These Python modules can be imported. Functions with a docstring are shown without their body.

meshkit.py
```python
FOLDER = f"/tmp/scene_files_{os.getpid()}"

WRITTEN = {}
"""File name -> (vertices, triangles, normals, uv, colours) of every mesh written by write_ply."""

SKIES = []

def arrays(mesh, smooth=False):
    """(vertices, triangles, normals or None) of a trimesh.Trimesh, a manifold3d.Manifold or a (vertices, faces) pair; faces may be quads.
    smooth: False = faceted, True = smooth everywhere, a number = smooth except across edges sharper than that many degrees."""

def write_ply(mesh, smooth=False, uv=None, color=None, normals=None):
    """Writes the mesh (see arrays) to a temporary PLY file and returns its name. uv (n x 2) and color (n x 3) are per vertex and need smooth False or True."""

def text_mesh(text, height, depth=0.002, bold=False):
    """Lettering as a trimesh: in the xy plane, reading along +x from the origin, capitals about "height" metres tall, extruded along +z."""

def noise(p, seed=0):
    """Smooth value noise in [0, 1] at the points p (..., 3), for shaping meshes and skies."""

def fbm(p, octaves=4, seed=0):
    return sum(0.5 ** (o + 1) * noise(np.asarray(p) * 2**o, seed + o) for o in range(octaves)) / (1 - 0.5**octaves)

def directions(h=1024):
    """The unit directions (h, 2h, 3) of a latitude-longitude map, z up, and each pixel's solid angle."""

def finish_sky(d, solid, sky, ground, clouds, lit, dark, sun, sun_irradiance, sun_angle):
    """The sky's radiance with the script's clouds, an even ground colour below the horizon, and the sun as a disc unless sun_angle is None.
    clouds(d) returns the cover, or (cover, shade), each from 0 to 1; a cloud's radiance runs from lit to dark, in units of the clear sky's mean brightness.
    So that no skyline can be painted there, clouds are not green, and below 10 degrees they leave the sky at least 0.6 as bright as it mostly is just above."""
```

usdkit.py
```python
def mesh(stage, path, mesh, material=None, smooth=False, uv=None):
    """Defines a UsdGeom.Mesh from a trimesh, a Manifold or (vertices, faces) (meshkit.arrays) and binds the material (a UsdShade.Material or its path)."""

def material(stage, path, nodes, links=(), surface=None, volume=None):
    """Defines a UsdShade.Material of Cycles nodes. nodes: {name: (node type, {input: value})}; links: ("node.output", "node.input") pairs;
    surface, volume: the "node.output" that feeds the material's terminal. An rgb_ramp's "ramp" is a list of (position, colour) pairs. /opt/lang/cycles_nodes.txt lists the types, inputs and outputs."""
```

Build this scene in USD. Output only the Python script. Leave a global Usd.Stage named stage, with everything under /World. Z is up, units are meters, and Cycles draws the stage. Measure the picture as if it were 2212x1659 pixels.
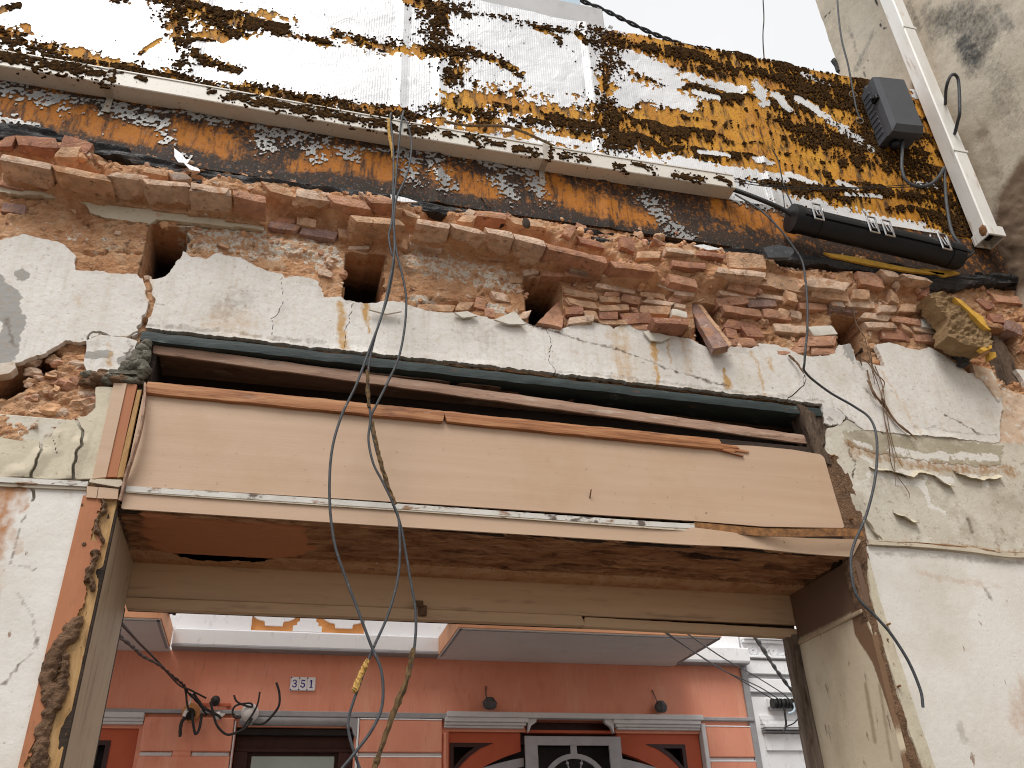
import math, random
import numpy as np, trimesh, shapely
from shapely.geometry import Polygon, LineString, MultiPolygon, box as sbox
import usdkit, meshkit
from meshkit import fbm, noise
from pxr import Usd, UsdGeom, UsdLux, UsdShade, Gf, Sdf, Vt

stage = Usd.Stage.CreateInMemory()
UsdGeom.SetStageUpAxis(stage, 'Z')
UsdGeom.SetStageMetersPerUnit(stage, 1.0)
world = UsdGeom.Xform.Define(stage, '/World')
stage.SetDefaultPrim(world.GetPrim())

# ------------------------------------------------------------------ camera
YAW, PITCH, ROLL = np.radians([15.4, 31.0, -2.15])
FPX, CX, CY = 1884.0, 1106.0, 829.5          # focal length in pixels of a 2212 x 1659 print of the photograph
EYE = np.array([0.0, -3.5, 1.6])
FWD = np.array([math.sin(YAW) * math.cos(PITCH), math.cos(YAW) * math.cos(PITCH), math.sin(PITCH)])
_r0 = np.array([math.cos(YAW), -math.sin(YAW), 0.0]); _u0 = np.cross(_r0, FWD)
RGT = _r0 * math.cos(ROLL) + _u0 * math.sin(ROLL)
UPV = -_r0 * math.sin(ROLL) + _u0 * math.cos(ROLL)
cam = UsdGeom.Camera.Define(stage, '/World/camera')
cam.CreateHorizontalApertureAttr(36.0); cam.CreateVerticalApertureAttr(27.0)
cam.CreateFocalLengthAttr(36.0 * FPX / 2212.0)
cam.AddTransformOp().Set(Gf.Matrix4d(*RGT, 0, *UPV, 0, *(-FWD), 0, *EYE, 1))
EXPOSURE = 0.74
cam.CreateExposureAttr(EXPOSURE)

# ------------------------------------------------------------------ sky and sun (bright overcast)
SUN = np.array([-0.35, -0.62, 1.0]); SUN /= np.linalg.norm(SUN)
sky = UsdLux.DomeLight.Define(stage, '/World/sky')
sky.GetPrim().SetCustomDataByKey('kind', 'structure')
sky_mat = usdkit.material(stage, '/World/Looks/sky_look', {
    'sky': ('sky_texture', {'sky_type': 'single_scattering', 'sun_disc': False, 'sun_elevation': float(math.asin(SUN[2])),
                            'sun_rotation': float(math.atan2(SUN[0], SUN[1]))}),
    'tc': ('texture_coordinate', {}),
    'n': ('noise_texture', {'scale': 2.2, 'detail': 5.0, 'roughness': 0.55}),
    'r': ('rgb_ramp', {'ramp': [(0.3, (9.4, 9.45, 9.6)), (0.7, (10.0, 10.0, 10.0))]}),
    'm': ('mix_color', {'fac': 0.9, 'use_clamp': False}),
    'bg': ('background_shader', {'strength': 0.062})},
    [('tc.generated', 'n.vector'), ('n.fac', 'r.fac'), ('sky.color', 'm.a'), ('r.color', 'm.b'), ('m.result', 'bg.color')], surface='bg.background')
UsdShade.MaterialBindingAPI.Apply(sky.GetPrim()).Bind(sky_mat)
sun = UsdLux.DistantLight.Define(stage, '/World/sun')
sun.CreateIntensityAttr(0.4); sun.CreateAngleAttr(30.0); sun.CreateNormalizeAttr(True) if hasattr(sun, 'CreateNormalizeAttr') else None
sun.CreateColorAttr(Gf.Vec3f(1.0, 0.96, 0.9))
_z = SUN; _x = np.cross([0, 0, 1.0], _z); _x /= np.linalg.norm(_x); _y = np.cross(_z, _x)
sun.AddTransformOp().Set(Gf.Matrix4d(*_x, 0, *_y, 0, *_z, 0, 0, 0, 20, 1))

# ------------------------------------------------------------------ helpers
def at(px, py, y=0.0):
    """The point of the vertical plane y = const that the print's pixel (px, py) shows."""
    px, py = np.asarray(px, float), np.asarray(py, float)
    d = FWD + RGT * ((px - CX) / FPX)[..., None] - UPV * ((py - CY) / FPX)[..., None]
    return EYE + d * ((y - EYE[1]) / d[..., 1])[..., None]

def at_x(px, py, x):
    d = FWD + RGT * ((px - CX) / FPX) - UPV * ((py - CY) / FPX)
    return EYE + d * (x - EYE[0]) / d[0]

def at_z(px, py, z):
    d = FWD + RGT * ((px - CX) / FPX) - UPV * ((py - CY) / FPX)
    return EYE + d * (z - EYE[2]) / d[2]

def xz(pts, y=0.0):
    p = np.array(pts, float)
    return at(p[:, 0], p[:, 1], y)[:, [0, 2]]

used = {}
def fresh(parent, name):
    key = (parent, name); n = used.get(key, 0); used[key] = n + 1
    return f'{parent}/{name}' if n == 0 else f'{parent}/{name}_{n:03d}'

def _p(parent):
    if parent is None: return '/World'
    return parent if isinstance(parent, str) else str(parent.GetPath())

def obj(name, mesh, mat, parent=None, smooth=False, mask=None):
    path = fresh(_p(parent), name)
    m = usdkit.mesh(stage, path, mesh, M[mat] if isinstance(mat, str) else mat, smooth=smooth)
    if mask is not None:
        UsdGeom.PrimvarsAPI(m).CreatePrimvar('mask', Sdf.ValueTypeNames.Float3Array, 'vertex').Set(Vt.Vec3fArray.FromNumpy(np.asarray(mask, np.float32)))
    return m.GetPrim()

def thing(name, label, cat, loc=(0, 0, 0), group=None):
    x = UsdGeom.Xform.Define(stage, fresh('/World', name))
    o = x.GetPrim()
    o.SetCustomDataByKey('label', label); o.SetCustomDataByKey('category', cat)
    if group: o.SetCustomDataByKey('group', group)
    return o

def tag(o, label=None, cat=None, group=None, kind=None):
    for k, v in (('label', label), ('category', cat), ('group', group), ('kind', kind)):
        if v: o.SetCustomDataByKey(k, v)
    return o

def bx(x0, x1, y0, y1, z0, z1, b=0.004):
    """A box with chamfered edges."""
    x0, x1 = min(x0, x1), max(x0, x1); y0, y1 = min(y0, y1), max(y0, y1); z0, z1 = min(z0, z1), max(z0, z1)
    b = min(b, (x1 - x0) * .3, (y1 - y0) * .3, (z1 - z0) * .3)
    P = []
    for sx, X in ((1, x0), (-1, x1)):
        for sy, Y in ((1, y0), (-1, y1)):
            for sz, Z in ((1, z0), (-1, z1)):
                P += [(X, Y + sy * b, Z + sz * b), (X + sx * b, Y, Z + sz * b), (X + sx * b, Y + sy * b, Z)]
    return trimesh.convex.convex_hull(np.array(P))

def cat(*ms):
    return trimesh.util.concatenate([m for m in ms])

def prism(poly_xz, y, t):
    """A polygon of the x-z plane with its front at y and thickness t behind it."""
    if not isinstance(poly_xz, (Polygon, MultiPolygon)): poly_xz = Polygon(poly_xz).buffer(0)
    parts = [trimesh.creation.extrude_polygon(g, t, engine='earcut') for g in getattr(poly_xz, 'geoms', [poly_xz]) if g.area > 1e-6]
    m = cat(*parts)
    v = m.vertices.copy()
    m.vertices = np.stack([v[:, 0], y + t - v[:, 2], v[:, 1]], 1)
    m.invert() if m.volume < 0 else None
    return m

def spline(pts, n=8):
    p = np.array(pts, float)
    if len(p) < 3: return p
    q = np.vstack([2 * p[0] - p[1], p, 2 * p[-1] - p[-2]]); out = []
    for i in range(1, len(q) - 2):
        t = np.linspace(0, 1, n, endpoint=False)[:, None]
        a, b, c, d = q[i - 1], q[i], q[i + 1], q[i + 2]
        out.append(.5 * (2 * b + (c - a) * t + (2 * a - 5 * b + 4 * c - d) * t ** 2 + (3 * b - a - 3 * c + d) * t ** 3))
    return np.vstack(out + [p[-1:]])

def tube(pts, r, k=8, smooth_n=8, wob=0.0, seed=0, sect=None):
    """A tube (or a bar of section sect) swept along points."""
    p = spline(pts, smooth_n) if smooth_n else np.array(pts, float)
    n = len(p); rr = np.broadcast_to(np.asarray(r, float), (n,)) if np.ndim(r) == 0 else np.interp(np.linspace(0, 1, n), np.linspace(0, 1, len(r)), r)
    t = np.gradient(p, axis=0); t /= np.maximum(np.linalg.norm(t, axis=1, keepdims=True), 1e-9)
    ref = np.array([0, 1.0, 0]) if abs(t[0][1]) < .9 else np.array([1.0, 0, 0])
    u = ref - t[0] * (ref @ t[0]); u /= np.linalg.norm(u); rings = []
    rng = np.random.default_rng(seed)
    for i in range(n):
        u = u - t[i] * (u @ t[i]); u /= np.linalg.norm(u); w = np.cross(t[i], u)
        if sect is None:
            a = np.arange(k) / k * 2 * np.pi; ca, sa = np.cos(a), np.sin(a)
        else:
            s = np.array(sect, float); ca, sa = s[:, 0], s[:, 1]
        f = rr[i] * (1 + wob * rng.normal(size=len(ca)))
        rings.append(p[i] + np.outer(ca * f, w) + np.outer(sa * f, u))
    k = len(rings[0]); v = np.vstack(rings + [p[:1], p[-1:]]); F = []
    for i in range(n - 1):
        for j in range(k):
            a, b = i * k + j, i * k + (j + 1) % k
            F += [(a, b, b + k), (a, b + k, a + k)]
    for j in range(k):
        F += [(n * k, (j + 1) % k, j), (n * k + 1, (n - 1) * k + j, (n - 1) * k + (j + 1) % k)]
    m = trimesh.Trimesh(v, F, process=False)
    m.fix_normals() if n < 4 else None
    return m

def capsule(X, Z, pts, r):
    """1 on the polyline (x, z), 0 at the distance r, negative beyond."""
    pts = np.asarray(pts, float); best = np.full(X.shape, 1e9)
    rr = np.broadcast_to(np.asarray(r, float), (len(pts),))
    if len(pts) == 1:
        return 1 - np.hypot(X - pts[0, 0], Z - pts[0, 1]) / rr[0]
    for i in range(len(pts) - 1):
        a, b = pts[i], pts[i + 1]; d = b - a; L = max(d @ d, 1e-12)
        t = np.clip(((X - a[0]) * d[0] + (Z - a[1]) * d[1]) / L, 0, 1)
        q = np.hypot(X - a[0] - t * d[0], Z - a[1] - t * d[1]) / (rr[i] * (1 - t) + rr[i + 1] * t)
        best = np.minimum(best, q)
    return 1 - best

def sdf(X, Z, poly):
    """Signed distance (positive inside) to a polygon."""
    if not isinstance(poly, (Polygon, MultiPolygon)): poly = Polygon(poly).buffer(0)
    pts = shapely.points(X.ravel(), Z.ravel()); shapely.prepare(poly)
    ins = shapely.contains_xy(poly, X.ravel(), Z.ravel())
    d = shapely.distance(pts, poly.boundary)
    return np.where(ins, d, -d).reshape(X.shape)

def grid(x0, x1, z0, z1, s):
    xs = np.linspace(x0, x1, int(round((x1 - x0) / s)) + 1); zs = np.linspace(z0, z1, int(round((z1 - z0) / s)) + 1)
    return np.meshgrid(xs, zs)

def sheet(X, Z, F, yf, thick, masks=None, rim_mask=None):
    """The part of the grid where F > 0, cut along F = 0, as a sheet whose front is yf (array over the grid), with a rim going back by thick.
    Returns (vertices, faces), mask."""
    nz, nx = X.shape
    idx = np.arange(nx * nz).reshape(nz, nx)
    a, b, c, d = idx[:-1, :-1].ravel(), idx[:-1, 1:].ravel(), idx[1:, 1:].ravel(), idx[1:, :-1].ravel()
    T = np.vstack([np.stack([a, b, c], 1), np.stack([a, c, d], 1)])
    f = F.ravel().copy(); f[np.abs(f) < 1e-7] = 1e-7
    V = np.stack([X.ravel(), yf.ravel(), Z.ravel()], 1)
    K = np.zeros((len(V), 3)) if masks is None else np.stack([m.ravel() for m in masks], 1)
    ins = (f > 0)[T]; k = ins.sum(1)
    full = T[k == 3]
    out, keys, ncut = [full], [], 0
    E1, E2 = [], []
    def rolled(sel, which):
        t = T[sel]; w = which[sel]
        j = np.argmax(w, 1); r = np.arange(len(t))
        return t[r, j], t[r, (j + 1) % 3], t[r, (j + 2) % 3]
    p, q, r = rolled(k == 1, ins)              # p inside
    p2, q2, r2 = rolled(k == 2, ~ins)          # p2 outside
    def edge_ids(u, v):
        lo, hi = np.minimum(u, v), np.maximum(u, v)
        return lo.astype(np.int64) * (nx * nz) + hi
    keys = np.concatenate([edge_ids(p, q), edge_ids(p, r), edge_ids(p2, q2), edge_ids(p2, r2)])
    if len(keys):
        uq, inv = np.unique(keys, return_inverse=True)
        lo, hi = (uq // (nx * nz)), (uq % (nx * nz))
        t = np.clip(f[lo] / (f[lo] - f[hi]), 0.02, 0.98)[:, None]
        nV = V[lo] * (1 - t) + V[hi] * t; nK = K[lo] * (1 - t) + K[hi] * t
        base = len(V); V = np.vstack([V, nV]); K = np.vstack([K, nK]); inv = inv + base
        n1, n2 = len(p), len(p2)
        e1, e2, e3, e4 = inv[:n1], inv[n1:2 * n1], inv[2 * n1:2 * n1 + n2], inv[2 * n1 + n2:]
        out += [np.stack([p, e1, e2], 1), np.stack([e3, q2, r2], 1), np.stack([e3, r2, e4], 1)]
    Fc = np.vstack(out)
    keep = np.unique(Fc); m = np.full(len(V), -1); m[keep] = np.arange(len(keep))
    V, K, Fc = V[keep], K[keep], m[Fc]
    ed = np.vstack([Fc[:, [0, 1]], Fc[:, [1, 2]], Fc[:, [2, 0]]]); n = len(V)
    code = np.sort(ed, 1); code = code[:, 0].astype(np.int64) * n + code[:, 1]
    _, i0, cnt = np.unique(code, return_index=True, return_counts=True)
    be = ed[i0[cnt == 1]]
    u, w = be[:, 0], be[:, 1]; nb = len(be)
    back = np.array([0, thick, 0.0])
    R = np.vstack([V[u], V[w], V[u] + back, V[w] + back])
    o = n + np.arange(nb)
    RF = np.vstack([np.stack([o, o + 2 * nb, o + nb], 1), np.stack([o + nb, o + 2 * nb, o + 3 * nb], 1)])
    RK = np.vstack([K[u], K[w], K[u], K[w]]) if rim_mask is None else np.tile(np.asarray(rim_mask, float), (4 * nb, 1))
    return (np.vstack([V, R]), np.vstack([Fc, RF])), np.vstack([K, RK])

def P3(x, z, y=0.0):
    return np.stack([x, np.full_like(x, y), z], -1)

def fn(X, Z, sx, sz, o=4, seed=0, y=0.0):
    return fbm(np.stack([X * sx, np.full_like(X, y + 7.3), Z * sz], -1), o, seed) - 0.5

def lump(cx, cy, cz, rx, ry, rz, seed=0, sub=2, amp=.25, freq=2.2):
    m = trimesh.creation.icosphere(subdivisions=sub)
    v = m.vertices; s = 1 + amp * 2 * (fbm(v * freq + seed * 3.7, 3, seed) - .5)
    m.vertices = v * s[:, None] * [rx, ry, rz] + [cx, cy, cz]
    return m

def brick_mesh(a, b, h, depth, seed, rough=0.011, ny=2, nz=2):
    """A worn brick from a to b (mid line of the front face), of height h, going back by depth."""
    rng = np.random.default_rng(seed)
    a, b = np.asarray(a, float), np.asarray(b, float); L = np.linalg.norm(b - a)
    nx = max(4, int(L / .03)); ny, nz = (3, 3) if h < .3 else (5, 10)
    m = trimesh.creation.box((1, 1, 1))
    g = []
    def face(n1, n2, fun):
        s, t = np.meshgrid(np.linspace(-.5, .5, n1 + 1), np.linspace(-.5, .5, n2 + 1))
        v = np.array([fun(i, j) for i, j in zip(s.ravel(), t.ravel())]); F = []
        for j in range(n2):
            for i in range(n1):
                q = j * (n1 + 1) + i
                F += [(q, q + 1, q + n1 + 2), (q, q + n1 + 2, q + n1 + 1)]
        g.append(trimesh.Trimesh(v, F, process=False))
    face(nx, nz, lambda s, t: (s, -.5, t)); face(nx, nz, lambda s, t: (-s, .5, t))
    face(nx, ny, lambda s, t: (s, t, .5)); face(nx, ny, lambda s, t: (s, -t, -.5))
    face(ny, nz, lambda s, t: (.5, s, t)); face(ny, nz, lambda s, t: (-.5, -s, t))
    m = cat(*g); m.merge_vertices()
    v = m.vertices.copy()
    c = v.copy()
    # round the corners
    sz = np.array([L, depth, h]); w = v * sz; rad = min(.008, h * .2)
    inner = np.clip(w, -(sz / 2 - rad), sz / 2 - rad); dlt = w - inner; ln = np.linalg.norm(dlt, axis=1, keepdims=True)
    w = inner + np.where(ln > 1e-9, dlt / np.maximum(ln, 1e-9) * np.minimum(ln, rad), 0)
    skew = rng.normal(0, .004 if rough < .007 else .010, 4)
    w[:, 2] += c[:, 0] * skew[0] * 1.2; w[:, 0] += c[:, 2] * skew[1] * 2; w[:, 1] += c[:, 0] * skew[2]
    off = rng.uniform(0, 50, 3)
    nz3 = np.stack([fbm(w * [13, 13, 13] + off + 11 * k, 4, seed + k) - .5 for k in range(3)], 1)
    w = w + nz3 * rough * 2 * np.minimum(1, h / .05)
    ex = (b - a) / L; ey = np.array([0, 1.0, 0]); ey = ey - ex * (ey @ ex); ey /= np.linalg.norm(ey); ez = np.cross(ex, ey)
    mid = (a + b) / 2 + ey * depth / 2
    m.vertices = mid + w[:, :1] * ex + w[:, 1:2] * ey + w[:, 2:] * ez
    return m

# ------------------------------------------------------------------ materials
M = {}
def mat(name, ramp, scale=6.0, detail=6.0, rough=0.8, bump=0.25, bscale=60.0, bdist=0.01, metal=0.0, stretch=(1, 1, 1), dark=None, dark_scale=25.0,
        dark_at=(0.58, 0.72), dark_amt=1.0, masks=None, spec=0.3, coords='position', distort=0.0, dark_stretch=(1, 1, 1), layers=(), post=()):
    """Noise-ramped base colour, optional sparse stains ('dark' colour, layers), masks (three colours driven by the mesh's mask primvar)."""
    N = {'g': ('geometry', {}), 'map': ('mapping', {'scale': stretch}), 'n': ('noise_texture', {'scale': scale, 'detail': detail, 'roughness': .6, 'distortion': distort}),
         'r': ('rgb_ramp', {'ramp': ramp}), 'p': ('principled_bsdf', {'roughness': rough, 'metallic': metal, 'specular_ior_level': spec})}
    L = [('g.position', 'map.vector'), ('map.vector', 'n.vector'), ('n.fac', 'r.fac')]
    out = 'r.color'
    lay = list(layers)
    if dark is not None: lay.append((dark, dark_scale, dark_at, dark_amt, dark_stretch))
    for i, (col, sc, (lo, hi), amt, st) in enumerate(lay):
        N[f'dm{i}'] = ('mapping', {'scale': st, 'location': (3.1 * i + 1.7, 2.3, 9.1 * i)})
        N[f'dn{i}'] = ('noise_texture', {'scale': sc, 'detail': 8.0, 'roughness': .65})
        N[f'dr{i}'] = ('map_range', {'from_min': lo, 'from_max': hi, 'to_min': 0.0, 'to_max': amt, 'clamp': True})
        N[f'dx{i}'] = ('mix_color', {'b': col})
        L += [('g.position', f'dm{i}.vector'), (f'dm{i}.vector', f'dn{i}.vector'), (f'dn{i}.fac', f'dr{i}.value'), (f'dr{i}.result', f'dx{i}.fac'), (out, f'dx{i}.a')]
        out = f'dx{i}.result'
    if masks:
        N['at'] = ('attribute', {'attribute': 'mask'}); N['sp'] = ('separate_color', {'color_type': 'rgb'})
        N['mn'] = ('noise_texture', {'scale': 34.0, 'detail': 8.0, 'roughness': .7})
        L += [('at.color', 'sp.color'), ('g.position', 'mn.vector')]
        for ch, spec_ in zip('rgb', masks):
            if spec_ is None: continue
            col, soft, namp = spec_
            # fac = smooth step of mask + (noise - .5) * namp
            N['a' + ch] = ('math', {'math_type': 'multiply_add', 'value2': namp, 'value3': -namp / 2})
            N['b' + ch] = ('math', {'math_type': 'add'})
            N['c' + ch] = ('map_range', {'from_min': 0.5 - soft, 'from_max': 0.5 + soft, 'to_min': 0.0, 'to_max': 1.0, 'clamp': True})
            N['x' + ch] = ('mix_color', {'b': col})
            L += [('mn.fac', f'a{ch}.value1'), (f'a{ch}.value', f'b{ch}.value1'), (f'sp.{ch}', f'b{ch}.value2'), (f'b{ch}.value', f'c{ch}.value'), (f'c{ch}.result', f'x{ch}.fac'), (out, f'x{ch}.a')]
            out = f'x{ch}.result'
    for i, (col, sc, (lo, hi), amt, st) in enumerate(post):
        N[f'em{i}'] = ('mapping', {'scale': st, 'location': (4.1 * i + .7, 5.3, 2.1 * i)})
        N[f'en{i}'] = ('noise_texture', {'scale': sc, 'detail': 6.0, 'roughness': .65})
        N[f'er{i}'] = ('map_range', {'from_min': lo, 'from_max': hi, 'to_min': 0.0, 'to_max': amt, 'clamp': True})
        N[f'ex{i}'] = ('mix_color', {'b': col})
        L += [('g.position', f'em{i}.vector'), (f'em{i}.vector', f'en{i}.vector'), (f'en{i}.fac', f'er{i}.value'), (f'er{i}.result', f'ex{i}.fac'), (out, f'ex{i}.a')]
        out = f'ex{i}.result'
    L.append((out, 'p.base_color'))
    if bump:
        N['bm'] = ('mapping', {'scale': stretch}); N['bn'] = ('noise_texture', {'scale': bscale, 'detail': 8.0, 'roughness': .65})
        N['bp'] = ('bump', {'strength': bump, 'distance': bdist})
        L += [('g.position', 'bm.vector'), ('bm.vector', 'bn.vector'), ('bn.fac', 'bp.height'), ('bp.normal', 'p.normal')]
    M[name] = usdkit.material(stage, '/World/Looks/' + name, N, L, surface='p.BSDF')
    return M[name]

def R(c, d=.25):
    c = np.array(c); return [(0.3, tuple(c * (1 - d))), (0.7, tuple(np.minimum(c * (1 + d * .7), .9)))]

mat('plaster_white', [(0.3, (.60, .565, .52)), (0.5, (.68, .65, .61)), (0.7, (.74, .72, .69))], 2.2, bump=.35, bscale=38, bdist=.012,
    masks=(((.33, .32, .30), .10, .5), ((.50, .30, .12), .5, 1.3), ((.12, .085, .06), .45, .9)),
    layers=[((.50, .44, .35), 2.6, (0.50, 0.72), .55, (1, 1, 1)), ((.42, .36, .29), 9, (0.56, 0.78), .45, (2.6, 1, .35)), ((.56, .50, .42), 7, (.50, .66), .35, (5, 1, .18)), ((.22, .18, .14), 46, (0.61, 0.69), .6, (1, 1, 1))])
mat('plaster_low', [(0.3, (.62, .585, .53)), (0.5, (.70, .67, .625)), (0.7, (.75, .73, .69))], 2.2, bump=.25, bscale=30, bdist=.012,
    masks=(((.33, .32, .30), .10, .5), ((.42, .20, .09), .45, .8), ((.12, .085, .06), .45, .5)),
    layers=[((.53, .47, .38), 2.2, (0.50, 0.75), .6, (1, 1, 1)), ((.25, .15, .10), 13, (0.65, 0.68), .85, (1.2, 1, .6)), ((.30, .22, .16), 60, (0.63, 0.69), .6, (1, 1, 1))])
mat('plaster_cream', [(0.3, (.50, .44, .33)), (0.7, (.62, .56, .44))], 4, bump=.3, bscale=50, layers=[((.34, .27, .19), 8, (0.55, 0.75), .6, (2, 1, .5)), ((.20, .12, .07), 50, (0.61, 0.69), .6, (1, 1, 1))])
mat('plaster_grey', [(0.3, (.51, .465, .385)), (0.7, (.62, .575, .49))], 5, bump=.35, bscale=60,
    masks=(((.68, .65, .60), .10, 1.3), ((.36, .23, .13), .3, 2.0), ((.12, .09, .06), .4, .5)),
    layers=[((.40, .35, .28), 5, (0.50, 0.62), .7, (1, 1, 1)), ((.64, .60, .53), 7, (0.54, 0.62), .7, (1, 1, 1)), ((.2, .13, .08), 30, (0.57, 0.67), .6, (1, 1, 1))])
mat('plaster_olive', [(0.3, (.33, .285, .205)), (0.7, (.43, .385, .295))], 5, bump=.35, bscale=60, masks=(((.66, .63, .58), .10, 1.6), ((.30, .18, .10), .3, 2.0), ((.12, .09, .06), .4, .5)), layers=[((.52, .47, .38), 12, (.54, .62), .7, (1, 1, 1)), ((.2, .13, .08), 30, (.57, .67), .5, (1, 1, 1))])
mat('lime_peach', [(0.3, (.52, .36, .25)), (0.7, (.66, .52, .40))], 9, bump=.5, bscale=40, layers=[((.68, .62, .54), 16, (0.54, 0.60), .9, (1, 1, 1)), ((.40, .19, .10), 22, (0.58, 0.68), .8, (1, 1, 1))])
mat('clay_mortar', [(0.28, (.50, .235, .11)), (0.5, (.66, .365, .195)), (0.72, (.76, .50, .31))], 7, rough=.95, bump=1.0, bscale=55, bdist=.03, distort=.6,
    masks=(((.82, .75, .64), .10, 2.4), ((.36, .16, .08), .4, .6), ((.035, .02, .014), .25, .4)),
    layers=[((.32, .13, .065), 24, (0.56, 0.70), .65, (1, 1, 1.6)), ((.68, .50, .35), 40, (0.57, 0.67), .6, (1, 1, 1)), ((.10, .045, .028), 14, (0.61, 0.69), .7, (1, 1, 1))])
BR = [((.55, .295, .19), 'brick_red'), ((.64, .40, .25), 'brick_tan'), ((.42, .205, .135), 'brick_dark'), ((.72, .52, .385), 'brick_pale'), ((.38, .245, .21), 'brick_purple'), ((.44, .355, .30), 'brick_grey')]
for c, n in BR:
    mat(n, R(c, .35), 14, rough=.92, bump=.8, bscale=75, bdist=.02, layers=[((.48, .24, .115), 18, (0.52, 0.66), .8, (1, 1, 1)), ((.62, .50, .39), 30, (0.60, 0.68), .7, (1, 1, 1)), ((.13, .06, .04), 26, (0.57, 0.69), .75, (1, 1, 1))])
mat('white_flake', R((.66, .62, .55), .1), 12, bump=.3, layers=[((.4, .3, .2), 20, (0.60, 0.70), .6, (1, 1, 1))])
mat('tar', [(0.3, (.006, .006, .007)), (0.7, (.022, .022, .025))], 14, rough=.38, spec=.5, bump=.9, bscale=28, bdist=.03, layers=[((.30, .30, .31), 24, (0.64, 0.69), .8, (.5, 1, 2)), ((.05, .03, .018), 12, (0.55, 0.65), .8, (1, 1, 1))])
mat('orange_coat', [(0.3, (.46, .185, .014)), (0.5, (.60, .275, .022)), (0.7, (.66, .335, .035))], 5, rough=.7, bump=.4, bscale=60,
    masks=((( .40, .125, .012), .4, .4), ((.038, .020, .012), .22, 1.9), ((.02, .014, .010), .2, .5)),
    post=[((.020, .013, .010), 14, (.50, .62), .85, (1.6, 1, .35)), ((.22, .215, .205), 80, (.60, .65), .55, (1, 1, 1)), ((.33, .11, .02), 50, (.58, .65), .7, (1, 1, .7))],
    layers=[((.20, .075, .014), 42, (0.56, 0.70), .85, (1, 1, .6)), ((.035, .02, .01), 80, (0.58, 0.65), .9, (1, 1, .7))])
mat('moss', [(0.3, (.028, .016, .009)), (0.5, (.070, .038, .016)), (0.70, (.19, .09, .025))], 60, rough=1.0, spec=.05, bump=1.0, bscale=130, bdist=.03)
mat('lichen', [(0.3, (.20, .20, .20)), (0.7, (.42, .43, .42))], 60, rough=.9, bump=.8, bscale=150, bdist=.01)
mat('trunking_plastic', [(0.3, (.66, .62, .55)), (0.7, (.73, .69, .62))], 2.5, rough=.45, bump=.05, bscale=20, spec=.45,
    layers=[((.46, .41, .33), 5, (0.55, 0.75), .5, (1, 1, 1)), ((.10, .075, .05), 60, (0.61, 0.69), .7, (1, 1, 1))])
mat('strap', R((.42, .38, .32), .2), 20, rough=.5, bump=.2, layers=[((.1, .08, .06), 40, (0.58, 0.70), .8, (1, 1, 1))])
mat('box_grey', R((.078, .083, .095), .12), 8, rough=.5, bump=.12, bscale=260, bdist=.003, spec=.4)
mat('black_plastic', R((.008, .008, .010), .3), 9, rough=.5, bump=.05, bscale=90, spec=.3, layers=[((.03, .028, .026), 18, (0.60, 0.80), .5, (1, 1, 1))])
mat('steel', R((.55, .55, .56), .15), 20, rough=.32, metal=1.0, bump=0)
mat('pipe_white', R((.80, .785, .75), .04), 3, rough=.42, bump=.04, spec=.45, layers=[((.36, .20, .07), 5, (.60, .68), .8, (2.5, 2.5, .4)), ((.55, .50, .42), 4, (.54, .75), .5, (1, 1, .4))])
mat('rust', [(0.3, (.10, .05, .025)), (0.7, (.34, .16, .06))], 30, rough=.9, bump=.5, bscale=90)
mat('cable_grey', R((.062, .066, .074), .3), 30, rough=.55, bump=.2, bscale=160, layers=[((.30, .28, .25), 50, (0.60, 0.70), .6, (1, 1, 1))])
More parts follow.
